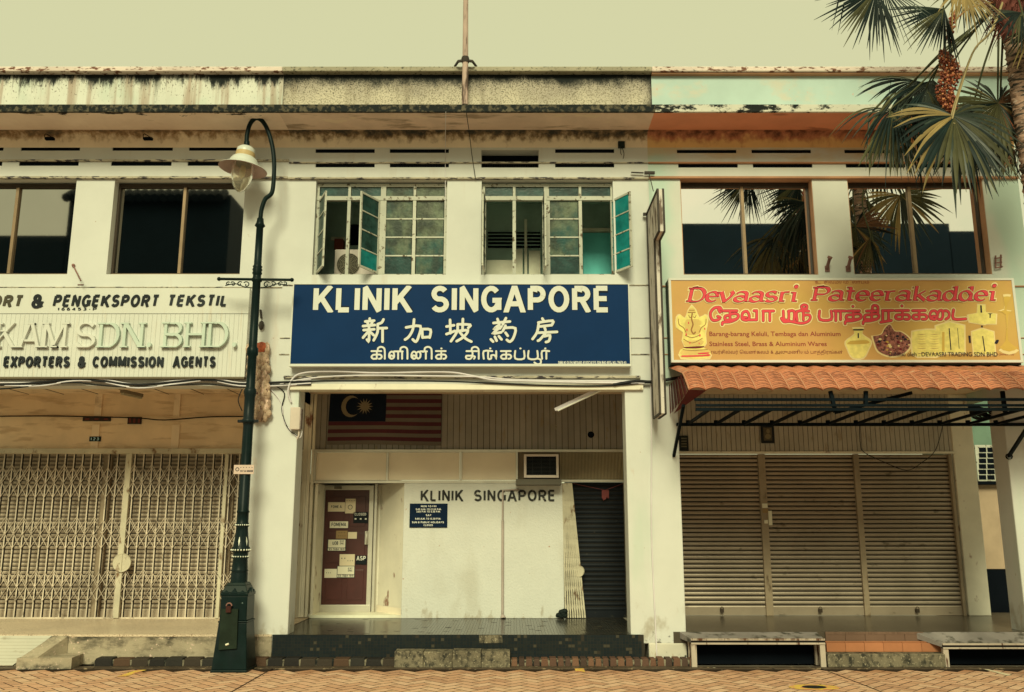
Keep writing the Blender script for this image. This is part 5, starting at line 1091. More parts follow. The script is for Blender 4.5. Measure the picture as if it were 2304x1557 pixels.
cable([(-40, 937, YB - .08), (120, 936, YB - .08), (300, 940, YB - .1), (370, 945, YB - .1), (470, 938, YB - .08), (560, 937, YB - .08)], .012, cab_b, 'thin cable clipped along the board ledge above the plaques')
cable([(545, 985 - 110, -.05), (536, 900, -.08), (545, 925, -.06)], .009, cab_b, 'black wire loop beside the carved ornament')
# meter box
t = thing('meter_box', (PX(676, 968, .02), .02, PZ(968, .02)), 'beige electrical box on the clinic side of the left pillar', 'electrical box')
bxm = mat('beige_plastic', A(190, 178, 130), rough=.4, var=.1); xq = pxb
mb = MB(); mb.box(xq - .10, xq + .06, -.12, .02, PZ(968, 0), PZ(918, 0)); mb.build('case', bxm, t, bevel=.012); mb = MB(); mb.box(xq + .06, xq + .075, -.11, .015, PZ(966, 0), PZ(921, 0)); mb.build('cover', mat('stained_cover', A(120, 110, 82), var=.4, vs=14), t, bevel=.004)
mb = MB(); mb.tube([P(673, 969, -.05), P(672, 980, -.05), P(668, 988, -.03)], .016, 8); mb.build('cable_gland', bxm, t)
# fallen fluorescent tube batten
t = thing('tube_light', (PX(1300, 900, -.2), -.2, PZ(923, -.3)), 'white fluorescent batten hanging loose at a slant from the beam', 'lamp')
p, q = P(1249, 922, .35), P(1364, 868, .05); MB().bar(p, q, .05, .055).build('batten', mat('batten_white', A(205, 200, 160), rough=.4), t, bevel=.006); d = (q - p).normalized(); MB().tube([p + Vector((0, -.035, -.04)) + d * .05, q + Vector((0, -.035, -.04)) - d * .1], .016, 8).build('tube', mat('tube_glass', (.8, .8, .75), rough=.2), t)
# left shop ceiling lamp
t = thing('ceiling_lamp', (PX(298, 886, 1.2), 1.2, 4.4), 'grey ceiling batten lamp over the lattice gate', 'lamp'); p, q = P(275, 880, .9), P(318, 890, 1.5); MB().bar(p, q, .09, .06).build('housing', mat('grey_housing', (.22, .18, .13)), t, bevel=.01); MB().bar(p + Vector((0, 0, -.045)), q + Vector((0, 0, -.045)), .05, .03).build('tube', mat('dull_tube', (.45, .4, .3)), t)
# window air conditioner
t = thing('window_air_conditioner', (PX(1218, 1076, YB - .3), YB - .3, PZ(1078, YB - .3)), 'window air conditioner over the clinic wall with dark slatted grille', 'air conditioner'); Ya = YB - .34
mb = MB(); x0, x1, z0, z1 = PX(1179, 1049, Ya), PX(1257, 1049, Ya), PZ(1075, Ya), PZ(1022, Ya); acw = mat('yellowed_plastic', A(196, 186, 138), rough=.45, var=.08)
mb.box(x0, x1, Ya + .03, YB + .1, z0, z1)
for q in ((x0, x0 + .045, z0, z1), (x1 - .045, x1, z0, z1), (x0 + .045, x1 - .045, z1 - .04, z1), (x0 + .045, x1 - .045, z0, z0 + .05)): mb.box(q[0], q[1], Ya, Ya + .03, q[2], q[3])
mb.build('case', acw, t, bevel=.006); mb = MB().m(void).box(x0 + .045, x1 - .045, Ya + .025, Ya + .029, z0 + .05, z1 - .04); mb.m(mat('dark_louvre', (.03, .033, .035)))
for k in range(13): z = z0 + .06 + (z1 - z0 - .11) * k / 13; mb.box(x0 + .05, x1 - .05, Ya + .004, Ya + .024, z, z + .009)
for k in range(1, 4): x = x0 + (x1 - x0) * k / 4; mb.box(x - .004, x + .004, Ya + .001, Ya + .02, z0 + .05, z1 - .04)
mb.build('grille', parent=t)
MB().box(PX(1161, 1083, Ya), PX(1263, 1083, Ya), Ya - .03, YB + .02, PZ(1091, Ya), PZ(1078, Ya)).build('shelf', mat('grey_shelf', (.13, .12, .10)), t, bevel=.005)
# condenser inside the open casement
t = thing('condenser_unit', (PX(783, 618, .8), .8, PZ(640, .8)), 'cream condenser unit standing behind the open casement windows', 'air conditioner'); Yc = .62
mb = MB(); mb.pbox(752, 561, 848, 640, Yc, .3); mb.build('case', acw, t, bevel=.012); c = P(784, 595, Yc); mb = MB().m(mat('dark_fan_disc', (.06, .055, .045))); mb.lathe([(0, -.004), (.2, -.004)], c, 28, False, (0, 1, 0)); mb.m(mat('fan_wire', (.3, .27, .2)))  # dark disc backing the wire fan guard
for k in range(7): r = .03 + .028 * k; mb.lathe([(r - .004, -.014), (r + .004, -.014), (r + .004, -.006), (r - .004, -.006)], c, 28, False, (0, 1, 0))
for k in range(12): a = k * math.pi / 6; mb.bar(c + Vector((.03 * math.cos(a), -.016, .03 * math.sin(a))), c + Vector((.2 * math.cos(a), -.016, .2 * math.sin(a))), .008)
mb.build('fan_guard', parent=t)
# drainpipe on the clinic wall
mb = MB(); px_ = PX(1131, 1240, YK - .03); Yd = YK - .035; mb.tube([(PX(1166, 1100, Yd), YK + .01, PZ(1101, Yd)), (PX(1166, 1100, Yd), Yd, PZ(1101, Yd)), (px_, Yd, PZ(1103, Yd)), (px_, Yd, PZ(1170, Yd))], .018, 8); mb.m if 0 else None
mb.tube([(px_, Yd, PZ(1171, Yd)), (px_, Yd, Z_FL + .06)], .024, 8); mb.tube([(px_, Yd, Z_FL + .06), (px_ + .01, Yd - .02, Z_FL + .005)], [.03, .055], 8)
tag(mb.build('drainpipe', mat('grey_pvc', A(165, 152, 112), rough=.5, var=.15, stains=[stain((.06, .05, .04), .86, .06, (4, 4, 2), 6, 1.1, .44, .4)])), 'grey condensate pipe running down the clinic wall through the painted letters', 'pipe')
# junction box with dangling wire, small hooks
t = thing('junction_box', (PX(1398, 331, -.05), -.05, PZ(331, -.05)), 'small black junction box with dangling wires under the soffit', 'electrical box'); MB().pbox(1391, 317, 1406, 331, -.06, .06).build('case', mat('black_plastic', (.012, .02, .02), rough=.4), t, bevel=.006); mb = MB(); mb.tube(spline([P(1399, 330, -.05), P(1404, 345, -.05), P(1402, 357, -.05)], 4), .006, 5); mb.tube(spline([P(1398, 330, -.05), P(1396, 342, -.05), P(1399, 349, -.05)], 4), .005, 5); mb.build('wire', cab_b, t)
for x, lb in ((112, 'small black hook with wire loop on the cove at the far left'), (333, 'small black hook with wire loop on the cove beside the lamp arm')):
    mb = MB(); c = P(x, 312, -.14); mb.box(c.x - .075, c.x + .075, c.y - .03, c.y + .03, c.z - .022, c.z + .018); mb.tube(spline([c + Vector((-.07, -.03, 0)), c + Vector((-.05, -.06, .06)), c + Vector((.05, -.03, .01))], 4), .007, 5); tag(mb.build('wall_hook', void), lb, 'hook')
rusty = mat('rusty_bracket', A(120, 88, 62), var=.3, rough=.7)
for x, lb in ((1863, 'rusty stub bracket between the mirror windows, nearer the aqua wall'), (1910, 'rusty stub bracket between the mirror windows, nearer the palm')):
    mb = MB(); mb.pbox(x - 6, 598, x + 4, 611, -.02, .02); mb.tube([P(x - 2, 603, -.03), P(x + 4, 580, -.16)], .028, 8); mb.tube([P(x + 3, 582, -.16), P(x + 5, 577, -.17)], .04, 8); tag(mb.build('wall_bracket', rusty), lb, 'bracket', 'rusty brackets between the mirror windows')
mb = MB()
for q in (((2240, 575), (2240, 604)), ((2252, 573), (2252, 603)), ((2238, 582), (2254, 579)), ((2238, 592), (2254, 590)), ((2240, 603), (2256, 600))): mb.bar(P(*q[0], -.05), P(*q[1], -.05), .02)
tag(mb.build('wall_bracket', rusty), 'small ladder shaped rusty bracket beside the right mirror window', 'bracket')
mb = MB(); mb.tube([P(165, 598, -.02), P(182, 632, -.25)], .011, 6); mb.tube([P(175, 641, -.1), P(188, 641, -.1)], .012, 6); mb.ball(P(165, 597, -.02), .03); tag(mb.build('wall_hook', rusty), 'thin iron stay rod above the textile sign', 'hook')
mb = MB()
for q in (((1450, 389), (1473, 389)), ((1447, 482), (1462, 482))): mb.bar(P(*q[0], -.08), P(*q[1], -.08), .045)
mb.bar(P(1420, 388, -.05), P(1448, 389, -.05), .02); mb.bar(P(1460, 389, -.08), P(1470, 430, -.4), .012); tag(mb.build('wall_bracket', pfr), 'black iron bracket holding the projecting sign', 'bracket')
mb = MB(); mb.bar(P(586, 697, -.03), P(588, 716, -.03), .03); mb.ball(P(588, 732, -.04), .06, 6, (.8, .5, 1.4)); tag(mb.build('wall_bracket', pfr), 'black rusted bracket stub on the pillar above the carved ornament', 'bracket')
# red rag and black cloth
rag = mat('red_rag', A(110, 60, 45), var=.3); mb = MB()
for k in range(5): x = 1354 + 3.2 * k; mb.hexa([P(x, 1122 + random.uniform(-6, 5), YB + .05), P(x + 3, 1120 + random.uniform(-6, 5), YB + .05), P(x + 3, 1121, YB + .08), P(x, 1121, YB + .08), P(x, 1103, YB + .05), P(x + 3.3, 1103, YB + .05), P(x + 3.3, 1103, YB + .08), P(x, 1103, YB + .08)])
mb.tube([P(1290, 1088, YB + .06), P(1362, 1103, YB + .06), P(1402, 1088, YB + .06)], .005, 5); tag(mb.build('rag', rag), 'red rag tied on a string before the dark shutter', 'rag')
mb = MB()
for k in range(16): c = P(1262 + random.uniform(-9, 9), 1382 + random.uniform(-7, 5), YB - .18); mb.ball(c, random.uniform(.03, .065), 6, (1, .8, .8))
tag(mb.build('cloth_bundle', mat('black_cloth', (.012, .018, .018))), 'crumpled black cloth on the mosaic floor by the folded gate', 'cloth')
# roof mast
t = thing('roof_mast', (PX(1044, 235, -.84), -.84, PZ(235, -.84)), 'tall weathered pole strapped to the parapet and rising out of frame', 'pole'); Ym = -.84
mast_m = mat('weathered_mast', A(172, 150, 108), var=.15, stains=[stain(A(90, 75, 52), .58, .06, (9, 9, 1.5), 6)])
mb = MB(); mb.tube([P(1046, 236, Ym), P(1047, 145, Ym), P(1049, -160, Ym)], [.052, .05, .036], 10); mb.build('pole', mast_m, t); mb = MB(); mb.lathe([(.06, -.05), (.07, 0), (.06, .05)], P(1047, 135, Ym), 10); mb.bar(P(1047, 136, Ym), P(1030, 138, Ym - .02), .035); mb.bar(P(1047, 136, Ym), P(1064, 138, Ym - .02), .035); mb.bar(P(1031, 138, Ym - .02), P(1023, 150, -.6), .03); mb.bar(P(1063, 138, Ym - .02), P(1072, 150, -.6), .03); mb.build('strap_bracket', pfr, t)
# carved ornament on the pillar
t = thing('carved_ornament', (PX(585, 950, -.1), -.1, PZ(950, -.1)), 'peeling carved plaster ornament of overlapping scales behind the green lamp post', 'ornament'); mb = MB(); orn = mat('peeling_plaster', (.46, .33, .24), var=.3, vs=9, rough=.6, stains=[stain((.30, .20, .15), .56, .05, (7, 7, 5), 6), stain(A(208, 178, 125), .60, .04, (14, 14, 9), 6), stain(A(90, 58, 42), .62, .04, (16, 16, 9), 6)], bump=.6, bs=60)
mb.pbox(556, 775, 598, 948, -.06, .06)
random.seed(3)
for j in range(17):
    for i in range(4):
        x = 560 + i * 12.5 + (j % 2) * 5 + random.uniform(-2, 2); y = 785 + j * 9.6 + random.uniform(-2, 2)
        if x > 604 - (8 if j < 1 else 0): x = 600
        c = P(x, y, -.09); mb.ball(c, random.uniform(.055, .085), 8, (.75 * random.uniform(.8, 1.15), .7, random.uniform(1.0, 1.7)))
mb.build('relief', orn, t); mb = MB(); mb.ball(P(588, 782, -.1), .11, 8, (1.1, .6, .9)); mb.build('head_boss', mat('rust_orange', A(170, 92, 50), var=.3, vs=10), t)
# ================================================================== STREET LAMP
t = thing('street_lamp', (PX(553, 1000, -.55), -.55, 0), 'dark green cast iron street lamp with a curved swan neck arm', 'street lamp')
green = mat('dark_green_enamel', (.0045, .013, .0135), rough=.35, spec=.10, var=.25, vs=3, stains=[stain(A(150, 170, 130), .735, .02, (7, 7, 12), 9), stain((.012, .02, .024), .55, .12, (2, 2, 1.2), 5, amt=.8)])
Yl = -.55; lxx = PX(553, 1050, Yl)
def lz(y): return PZ(y, Yl)
def lpx(w_, y): return w_ / F * (Yl + DC) / (CT - (778.5 - y) / F * ST)     # photo width -> metres
cen = (lxx, Yl, 0)
# square base
bm = MB(); zz = lambda y: PZ(y, Yl - .25)
def sq(h0, z0, h1, z1, ch=0): 
    bm.hexa([(lxx - h0, Yl - h0, z0), (lxx + h0, Yl - h0, z0), (lxx + h0, Yl + h0, z0), (lxx - h0, Yl + h0, z0), (lxx - h1, Yl - h1, z1), (lxx + h1, Yl - h1, z1), (lxx + h1, Yl + h1, z1), (lxx - h1, Yl + h1, z1)])
b0 = .255
sq(b0 + .012, 0, b0 + .012, .035); sq(b0, .035, .205, zz(1402)); sq(.215, zz(1402), .215, zz(1398)); sq(.20, zz(1398), .195, zz(1342)); sq(.205, zz(1342), .205, zz(1334))
for k in range(4):                            # little cast gables on the shoulder
    for s_ in (-.12, 0, .12):
        def rot(x, y, z, a=k * math.pi / 2): return (lxx + x * math.cos(a) - y * math.sin(a), Yl + x * math.sin(a) + y * math.cos(a), z)
        h_ = .075 if s_ == 0 else .045; zb_ = zz(1336)
        bm.face([rot(s_ - .055, -.212, zb_), rot(s_ + .055, -.212, zb_), rot(s_, -.205, zb_ + h_)]); bm.face([rot(s_ - .055, -.212, zb_), rot(s_, -.205, zb_ + h_), rot(s_, -.15, zb_ + h_)]); bm.face([rot(s_ + .055, -.212, zb_), rot(s_, -.15, zb_ + h_), rot(s_, -.205, zb_ + h_)])
base = bm.build('base', green, t, bevel=.012)
bm = MB(); sq(.195, zz(1334), .150, zz(1318)); sq(.150, zz(1318), .128, zz(1312)); bm.build('shoulder', mat('green_enamel_worn', (.014, .024, .022), rough=.4, var=.2), t, bevel=.01)
mb = MB()
zf0, zf1 = zz(1462), zz(1370); yf = Yl - .232
mb.hexa([(lxx - .16, yf - .035, zf0), (lxx + .10, yf - .035, zf0 + .02), (lxx + .10, yf + .03, zf0 + .02), (lxx - .16, yf + .03, zf0), (lxx - .17, yf - .008, zf1), (lxx + .08, yf - .008, zf1 - .005), (lxx + .08, yf + .03, zf1), (lxx - .17, yf + .03, zf1)])
dr = mb.build('access_door', mat('mossy_green_plate', (.013, .022, .015), rough=.5, var=.25, vs=5), base)
c = Vector((lxx - .05, yf - .02, zz(1368))); mb = MB().m(rusty); mb.tube([c + Vector((.04 * math.cos(a), -.0, .03 + .04 * math.sin(a))) for a in [k * math.pi / 6 for k in range(7)]], .011, 6); mb.m(mat('dark_red_lock', (.05, .016, .014), rough=.5)).box(c.x - .035, c.x + .035, c.y - .03, c.y + .02, c.z - .06, c.z + .03); mb.build('padlock', None, base)
mb = MB().m(paper2); mb.tube([(lxx - .06, yf - .035, zf0 + .07), (lxx - .015, yf - .035, zf0 + .085)], .016, 6); mb.build('handle', None, base)
# turned shaft
shaft = [(.125, lz(1312)), (.122, lz(1290)), (.117, lz(1286)), (.128, lz(1284)), (.118, lz(1281)), (.108, lz(1258)), (.122, lz(1254)), (.110, lz(1250)), (.112, lz(1243)), (.138, lz(1240)), (.138, lz(1233)), (.118, lz(1229)), (.105, lz(1215)), (.092, lz(1195)), (.088, lz(1186)), (.099, lz(1184)), (.099, lz(1178)), (.088, lz(1175)), (.086, lz(1154)), (.095, lz(1153)), (.095, lz(1150)), (.083, lz(1148)), (.076, lz(960)), (.082, lz(952)), (.105, lz(951)), (.105, lz(945)), (.082, lz(942)), (.080, lz(894)), (.088, lz(890)), (.098, lz(882)), (.088, lz(876)), (.07, lz(872)), (.068, lz(802)), (.088, lz(798)), (.088, lz(784)), (.066, lz(780)), (.063, lz(635)), (.085, lz(632)), (.085, lz(628)), (.066, lz(625)), (.064, lz(619)), (.080, lz(615)), (.068, lz(611)), (.080, lz(607)), (.066, lz(603)), (.078, lz(600)), (.06, lz(597)), (.055, lz(512)), (.085, lz(508)), (.06, lz(502)), (.052, lz(492)), (.04, lz(491))]
mb = MB(); mb.lathe(shaft, (lxx, Yl, 0), 24); mb.build('post', green, t)
wb = mat('white_bead_paint', (.72, .74, .66), rough=.4); mb = MB()
for y, r, s_ in ((1237, .14, .014), (1252, .118, .011), (1181, .10, .011)):
    n = 20
    for k in range(n): a = 2 * math.pi * k / n; mb.ball((lxx + r * math.cos(a), Yl + r * math.sin(a), lz(y)), s_, 6)
for k in range(6):
    a = -math.pi / 2 + k * math.pi / 3; zt_, zb_ = lz(1205), lz(1229)
    d = Vector((math.cos(a), math.sin(a), 0)); s_ = Vector((-d.y, d.x, 0))
    o = Vector((lxx, Yl, 0)); mb.face([o + d * .097 + Vector((0, 0, zt_)), o + d * .112 + s_ * .013 + Vector((0, 0, (zt_ + zb_) / 2)), o + d * .121 + Vector((0, 0, zb_)), o + d * .112 - s_ * .013 + Vector((0, 0, (zt_ + zb_) / 2))])
mb.build('bead_trim', wb, t)
# swan neck
neck = [(577, 492), (580, 470), (588, 448), (598, 440), (604, 430), (607, 405), (608, 370), (605, 335), (597, 302), (586, 278), (574, 267), (563, 268), (553, 281), (547, 305), (546, 332)]
off = lxx - PX(577, 492, Yl)
def lp(x, y): p = P(x, y, Yl); k = max(0, min(1, (492 - y) / 160)); return Vector((p.x + off, Yl, p.z))
arm = MB(); arm.tube(spline([lp(*p) for p in neck], 5), .036, 12); c0 = lp(546, 330); arm.lathe([(.042, -.02), (.046, 0), (.046, .09), (.04, .1)], c0, 12); arm.build('swan_neck', green, t)
# lantern
tilt = Vector((.10, 0, 1)).normalized(); cl = lp(546, 332)
lan_w = mat('cream_enamel_shade', (.60, .62, .58), rough=.35, spec=.5, var=.05); lan_o = mat('ochre_band', (.52, .38, .20), rough=.4)
H = lambda y: cl.z - lp(546, y).z
mb = MB().m(lan_w); prof = [(.0, .02), (.10, .01), (.145, -.03), (.15, -.09)]; mb.lathe(prof, cl, 28, True, tilt)
mb.m(lan_o); mb.lathe([(.152, -.09), (.158, -.13), (.156, -.17)], cl, 28, True, tilt)
mb.m(lan_w); mb.lathe([(.156, -.17), (.20, -.20), (.235, -.26), (.25, -.31), (.30, -.33), (.385, -.375), (.392, -.385)], cl, 32, True, tilt)
mb.m(mat('shade_underside', A(175, 150, 112), rough=.35, metal=.3, var=.12)); mb.lathe([(.392, -.386), (.36, -.380), (.31, -.35), (.30, -.36), (.26, -.335), (.25, -.345), (.20, -.31), (.16, -.30)], cl, 32, True, tilt)
mb.build('lantern', parent=t)
gl = bpy.data.materials.new('frosted_lamp_glass'); gl.use_nodes = True; b_ = gl.node_tree.nodes['Principled BSDF']; b_.inputs['Base Color'].default_value = (.80, .74, .60, 1); b_.inputs['Roughness'].default_value = .12; b_.inputs['Transmission Weight'].default_value = .8; b_.inputs['IOR'].default_value = 1.2
mb = MB(); mb.lathe([(.165, -.30), (.178, -.40), (.170, -.52), (.14, -.64), (.09, -.73), (.035, -.775), (.0, -.785)], cl, 28, True, tilt); gb = mb.build('globe', gl, t)
mb = MB(); mb.lathe([(.05, -.32), (.06, -.4), (.05, -.5), (.0, -.55)], cl, 12, True, tilt); mb.build('bulb', mat('dead_bulb', (.6, .5, .32), rough=.3), gb)
# cross arm with scrolls
zc = lz(629); xl, xr2 = lxx - lpx(85, 629), lxx + lpx(79, 629); mb = MB(); mb.tube([(xl, Yl, zc + .01), (xr2, Yl, zc - .005)], .022, 10); mb.ball((xl, Yl, zc + .01), .034, 10); mb.ball((xr2, Yl, zc - .005), .034, 10)
for s_ in (-1, 1):
    def scroll(x0, z0, r, turns, st, dirn): return [(x0 + s_ * r * (1 - k / 22) * math.cos(st + dirn * turns * 6.28 * k / 20), Yl, z0 + r * (1 - k / 22) * math.sin(st + dirn * turns * 6.28 * k / 20)) for k in range(20)]
    for (dx, dz, r, tn, st, dn) in ((.16, -.085, .055, 1.1, .6, 1), (.27, -.075, .045, 1.1, 2.4, -1), (.38, -.075, .042, 1.1, .6, 1), (.46, -.07, .034, 1.0, 2.4, -1)): mb.tube(scroll(lxx + s_ * dx, zc + dz, r, tn, st, dn), .009, 6)
    mb.tube(spline([(lxx + s_ * .07, Yl, zc - .14), (lxx + s_ * .2, Yl, zc - .12), (lxx + s_ * .34, Yl, zc - .07), (lxx + s_ * .5, Yl, zc - .1)], 5), .009, 6)
mb.build('scroll_bracket', green, t)
mb = MB(); zz_ = lz(948); mb.bar((lxx - .16, Yl - .02, zz_), (lxx + .16, Yl - .02, zz_), .05, .045); mb.build('clamp', mat('dark_steel_clamp', (.02, .022, .025), rough=.4, metal=.5), t, bevel=.006)
t = thing('notice_plate', (lxx, Yl - .09, lz(1067)), 'small cream notice plate strapped to the green lamp post', 'notice'); Yn = Yl - .095
MB().pbox(526, 1046, 571, 1066.5, Yn, .012).build('plate', mat('cream_plate', A(192, 170, 122), rough=.5, var=.1), t); mb = MB().m(ink)
mb.lathe([(.03, -.002), (.02, -.002)], P(534, 1056, Yn), 14, False, (0, 1, 0)); word(mb, '-----', (541, 1051, 568, 1052.5), Yn, .2, .15, .0015); word(mb, '017-61 88888', (541, 1057.5, 569, 1062), Yn, .24, .15, .0015); mb.build('lettering', parent=t)

# ================================================================== AWNING
t = thing('awning', (PX(1920, 900, -.8), -.8, 3.6), 'orange tiled awning on a black steel frame over the three roller shutters', 'awning')
tile_m = mat('orange_metal_tile', (.52, .19, .105), rough=.5, spec=.4, var=.1, stains=[stain((.28, .095, .055), .58, .08, (5, 5, 9), 7, amt=.8), stain((.55, .36, .24), .64, .06, (7, 7, 7), 6, amt=.7), stain((.05, .03, .025), .74, .03, (9, 9, 9), 8)])
ax0 = PX(1544, 860, -1.45); ax1 = ax0 + 7.2; zt0, zt1 = PZ(840, -1.2), PZ(877, -1.6); nT = 32; tw = .242
mb = MB(); ns = 8; rows = []
nst = 12
for j in range(nst + 1):
    v = j / nst; row = []
    for i in range(int((ax1 - ax0) / tw) * ns + 1):
        u = i / ns; fr = u - math.floor(u); x = ax0 + u * tw
        bul = .045 * math.sin(math.pi * fr) ** .8
        curve = .10 * math.sin(v * math.pi / 2)
        stepz = .0 if j % 2 == 0 else -.006
        yy = -1.2 - .40 * v - bul * .6 - curve * .3; z = zt0 + (zt1 - zt0) * v ** 1.15 + bul * (1 - v * .3)
        row.append((x, yy + (.012 if j % 2 else 0), z + stepz))
    rows.append(row)
mb.grid(rows, True)
mb2 = []; 
top = rows[0]; mb.grid([[(x, -.1, z + .28) for x, y, z in top], top], True)     # deck rising back to the wall
bot = rows[-1]; mb.grid([bot, [(x, y + .03, z - .012) for x, y, z in bot], [(x, y + .30, zt0 - .12) for x, y, z in bot]], True)
mb.build('tile_sheet', tile_m, t)
mb = MB()
for j in range(1, nst):
    v = j / nst; pts = []
    for i in range(0, len(rows[j]), 2): x, y, z = rows[j][i]; pts.append(Vector((x, y - .004, z)))
    for a_, b_ in zip(pts, pts[1:]): mb.face([a_ + Vector((0, 0, .005)), a_ - Vector((0, 0, .005)), b_ - Vector((0, 0, .005)), b_ + Vector((0, 0, .005))])
mb.build('tile_joint', mat('dark_tile_joint', (.17, .075, .05)), t)  # dark joint lines between the tile courses
mb = MB()
for k in range(int((ax1 - ax0) / tw) + 1):
    i = k * ns; pts = [Vector(rows[j][min(i, len(rows[j]) - 1)]) + Vector((0, -.012, .008)) for j in range(nst + 1)]; mb.tube(pts, .014, 6)
mb.build('tile_seam', mat('seam_orange', (.50, .24, .15), rough=.4), t)
sidem = mat('dark_red_side_sheet', A(96, 34, 24), var=.12, rough=.5); mb = MB(); sx0 = PX(1509, 930, -.02)
pts_t = [P(1508, 862, -.02), Vector(rows[0][0]), Vector(rows[-1][0])]
A_, B_, C_, D_ = Vector((ax0, -.02, PZ(866, -.02))), Vector((ax0, -1.2, zt0)), Vector((ax0, -1.62, zt1)), Vector((ax0, -.02, PZ(932, -.02)))
n = 12
for k in range(n):
    a, b = k / n, (k + 1) / n; tp = lambda u: A_.lerp(B_, u) if u < .999 else B_; lo_ = lambda u: D_.lerp(C_, u)
    o = Vector((.012 * (k % 2), 0, 0)); mb.face([lo_(a) + o, lo_(b) + o, tp(b) + o, tp(a) + o])
mb.face([C_, D_ + Vector((.05, -.05, 0)), Vector((PX(1590, 878, -1.55), -1.55, PZ(878, -1.55)))])
mb.build('side_sheet', sidem, t)
stl = mat('black_frame_steel', (.006, .010, .014), spec=.03, rough=.5, var=.2)
mb = MB(); zfr = 3.70; xe = ax1
for (y, z, w_) in ((-.03, PZ(955, -.03), .05), (-1.55, PZ(921, -1.55), .045), (-1.58, PZ(912, -1.58), .035), (-1.5, PZ(899, -1.5), .04)): mb.bar((ax0 + .1, y, z), (xe, y, z), w_)
mb.build('rail', stl, t)
xs_ = [1598 + 63 * k for k in range(12)]
for x in xs_:
    a = P(x - 50, 954, -.03); mb = MB(); mb.bar(a, (a.x, -1.55, PZ(922, -1.55)), .04); mb.tube([(a.x, -.03, a.z - .03), (a.x, -.03, a.z + .06)], .035, 6); mb.build('rafter', stl, t)
for x0, y0, x1, y1, Ya, Yb in ((1868, 880, 1880, 928, -1.5, -1.5), (1948, 880, 1948, 912, -1.5, -1.5), (1880, 928, 2050, 884, -1.5, -1.0), (2255, 880, 2262, 928, -1.2, -1.2)): mb = MB(); mb.bar(P(x0, y0, Ya), P(x1, y1, Yb), .05); mb.build('strut', stl, t)
mb = MB(); mb.bar(P(1538, 912, -1.2), P(1516, 1026, -.02), .045); mb.build('brace', stl, t)
mb = MB(); mb.bar(P(2318, 952, -1.2), P(2270, 1026, -.02), .045); mb.lathe([(.05, -.03), (.05, .02)], P(2270, 1027, -.01), 8, False, (0, 1, 0)); mb.build('brace', stl, t)
mb = MB(); c = P(2200, 930, .5)
for k in range(9): mb.tube([c + Vector((.13 * math.cos(a * .5 + k) * (1 + .1 * k % 3), -.02 * k, .1 * math.sin(a * .5 + k * .7))) for a in range(13)], .012, 5)
tag(mb.build('cable_coil', cab_b), 'tangled black cable coil under the right end of the awning', 'cable')

# ================================================================== ALLEY BEYOND THE SHOP
Yw = 5.5
t = thing('alley_building', (PX(2260, 1300, Yw), Yw, 0), 'green and peach rear building seen through the gap by the right pillar', 'building')
mb = MB().m(mat('sea_green_wall', (.15, .23, .18), var=.12)).box(PX(2120, 1000, Yw), PX(2500, 1000, Yw), Yw, Yw + 1, PZ(1086, Yw), 7.5); mb.m(mat('peach_wall', (.42, .31, .22), var=.1)).box(PX(2120, 1000, Yw), PX(2500, 1000, Yw), Yw - .02, Yw + 1, PZ(1280, Yw), PZ(1087, Yw)); mb.m(void).box(PX(2120, 1000, Yw), PX(2500, 1000, Yw), Yw - .04, Yw + 1, 0, PZ(1281, Yw)); mb.build('wall', parent=t)
f = MB().m(sash_m); f.pbox(2197, 1001, 2262, 1083, Yw - .15, .1); wn_ = f.build('window', parent=t, bevel=.01)
mb = MB().m(void); 
for i in range(3):
    for j in range(6): mb.pbox(2203 + i * 19, 1007 + j * 12.4, 2219 + i * 19, 1017 + j * 12.4, Yw - .16, .01)
mb.build('pane', parent=wn_)
MB().pbox(2190, 1083, 2270, 1090, Yw - .2, .2).build('sill', void, t)

# ================================================================== BUILDINGS ACROSS THE STREET (seen in the window glass)
BY = -70.0; kf = (abs(BY) + .2) / (DC + .2)
def mirror(px, py): g = P(px, py, .2); return g.x * (1 + kf), EYE + (g.z - EYE) * (1 + kf)
opw = mat('opposite_wall', (.010, .024, .042), var=.2, vs=.1); opd = mat('opposite_dark', (.005, .014, .026), var=.2, vs=.1)
def opp(x0, x1, y, lb, canopy=False):
    xa, z = mirror(x0, y); xb, _ = mirror(x1, y); t = thing('opposite_building', ((xa + xb) / 2, BY, 0), lb, 'building', 'buildings across the street')
    MB().box(xa, xb, BY - 10, BY, 0, z).build('wall', opw, t)
    mb = MB(); 
    for i in range(int((xb - xa) / 4)):
        for z_ in (4, 8, 12): 
            if z_ + 2.2 < z: mb.box(xa + 1 + i * 4, xa + 3.2 + i * 4, BY, BY + .05, z_, z_ + 2.2)
    mb.build('window_band', opd, t)
    if canopy:
        mb = MB()
        for i in range(int((xb - xa) / .8)): mb.tube([(xa + i * .8 + .4, BY, z + .2), (xa + i * .8 + .4, BY + 1.5, z - .9)], .45, 8)
        mb.build('roof', opd, t)
opp(-500, 150, 530, 'dark building across the street mirrored in the left window'); opp(158, 520, 438, 'tall dark building across the street with a tiled canopy', True); opp(1400, 2135, 503, 'flat topped building across the street mirrored behind the palm'); opp(2135, 2600, 520, 'lower building across the street mirrored at the far right')

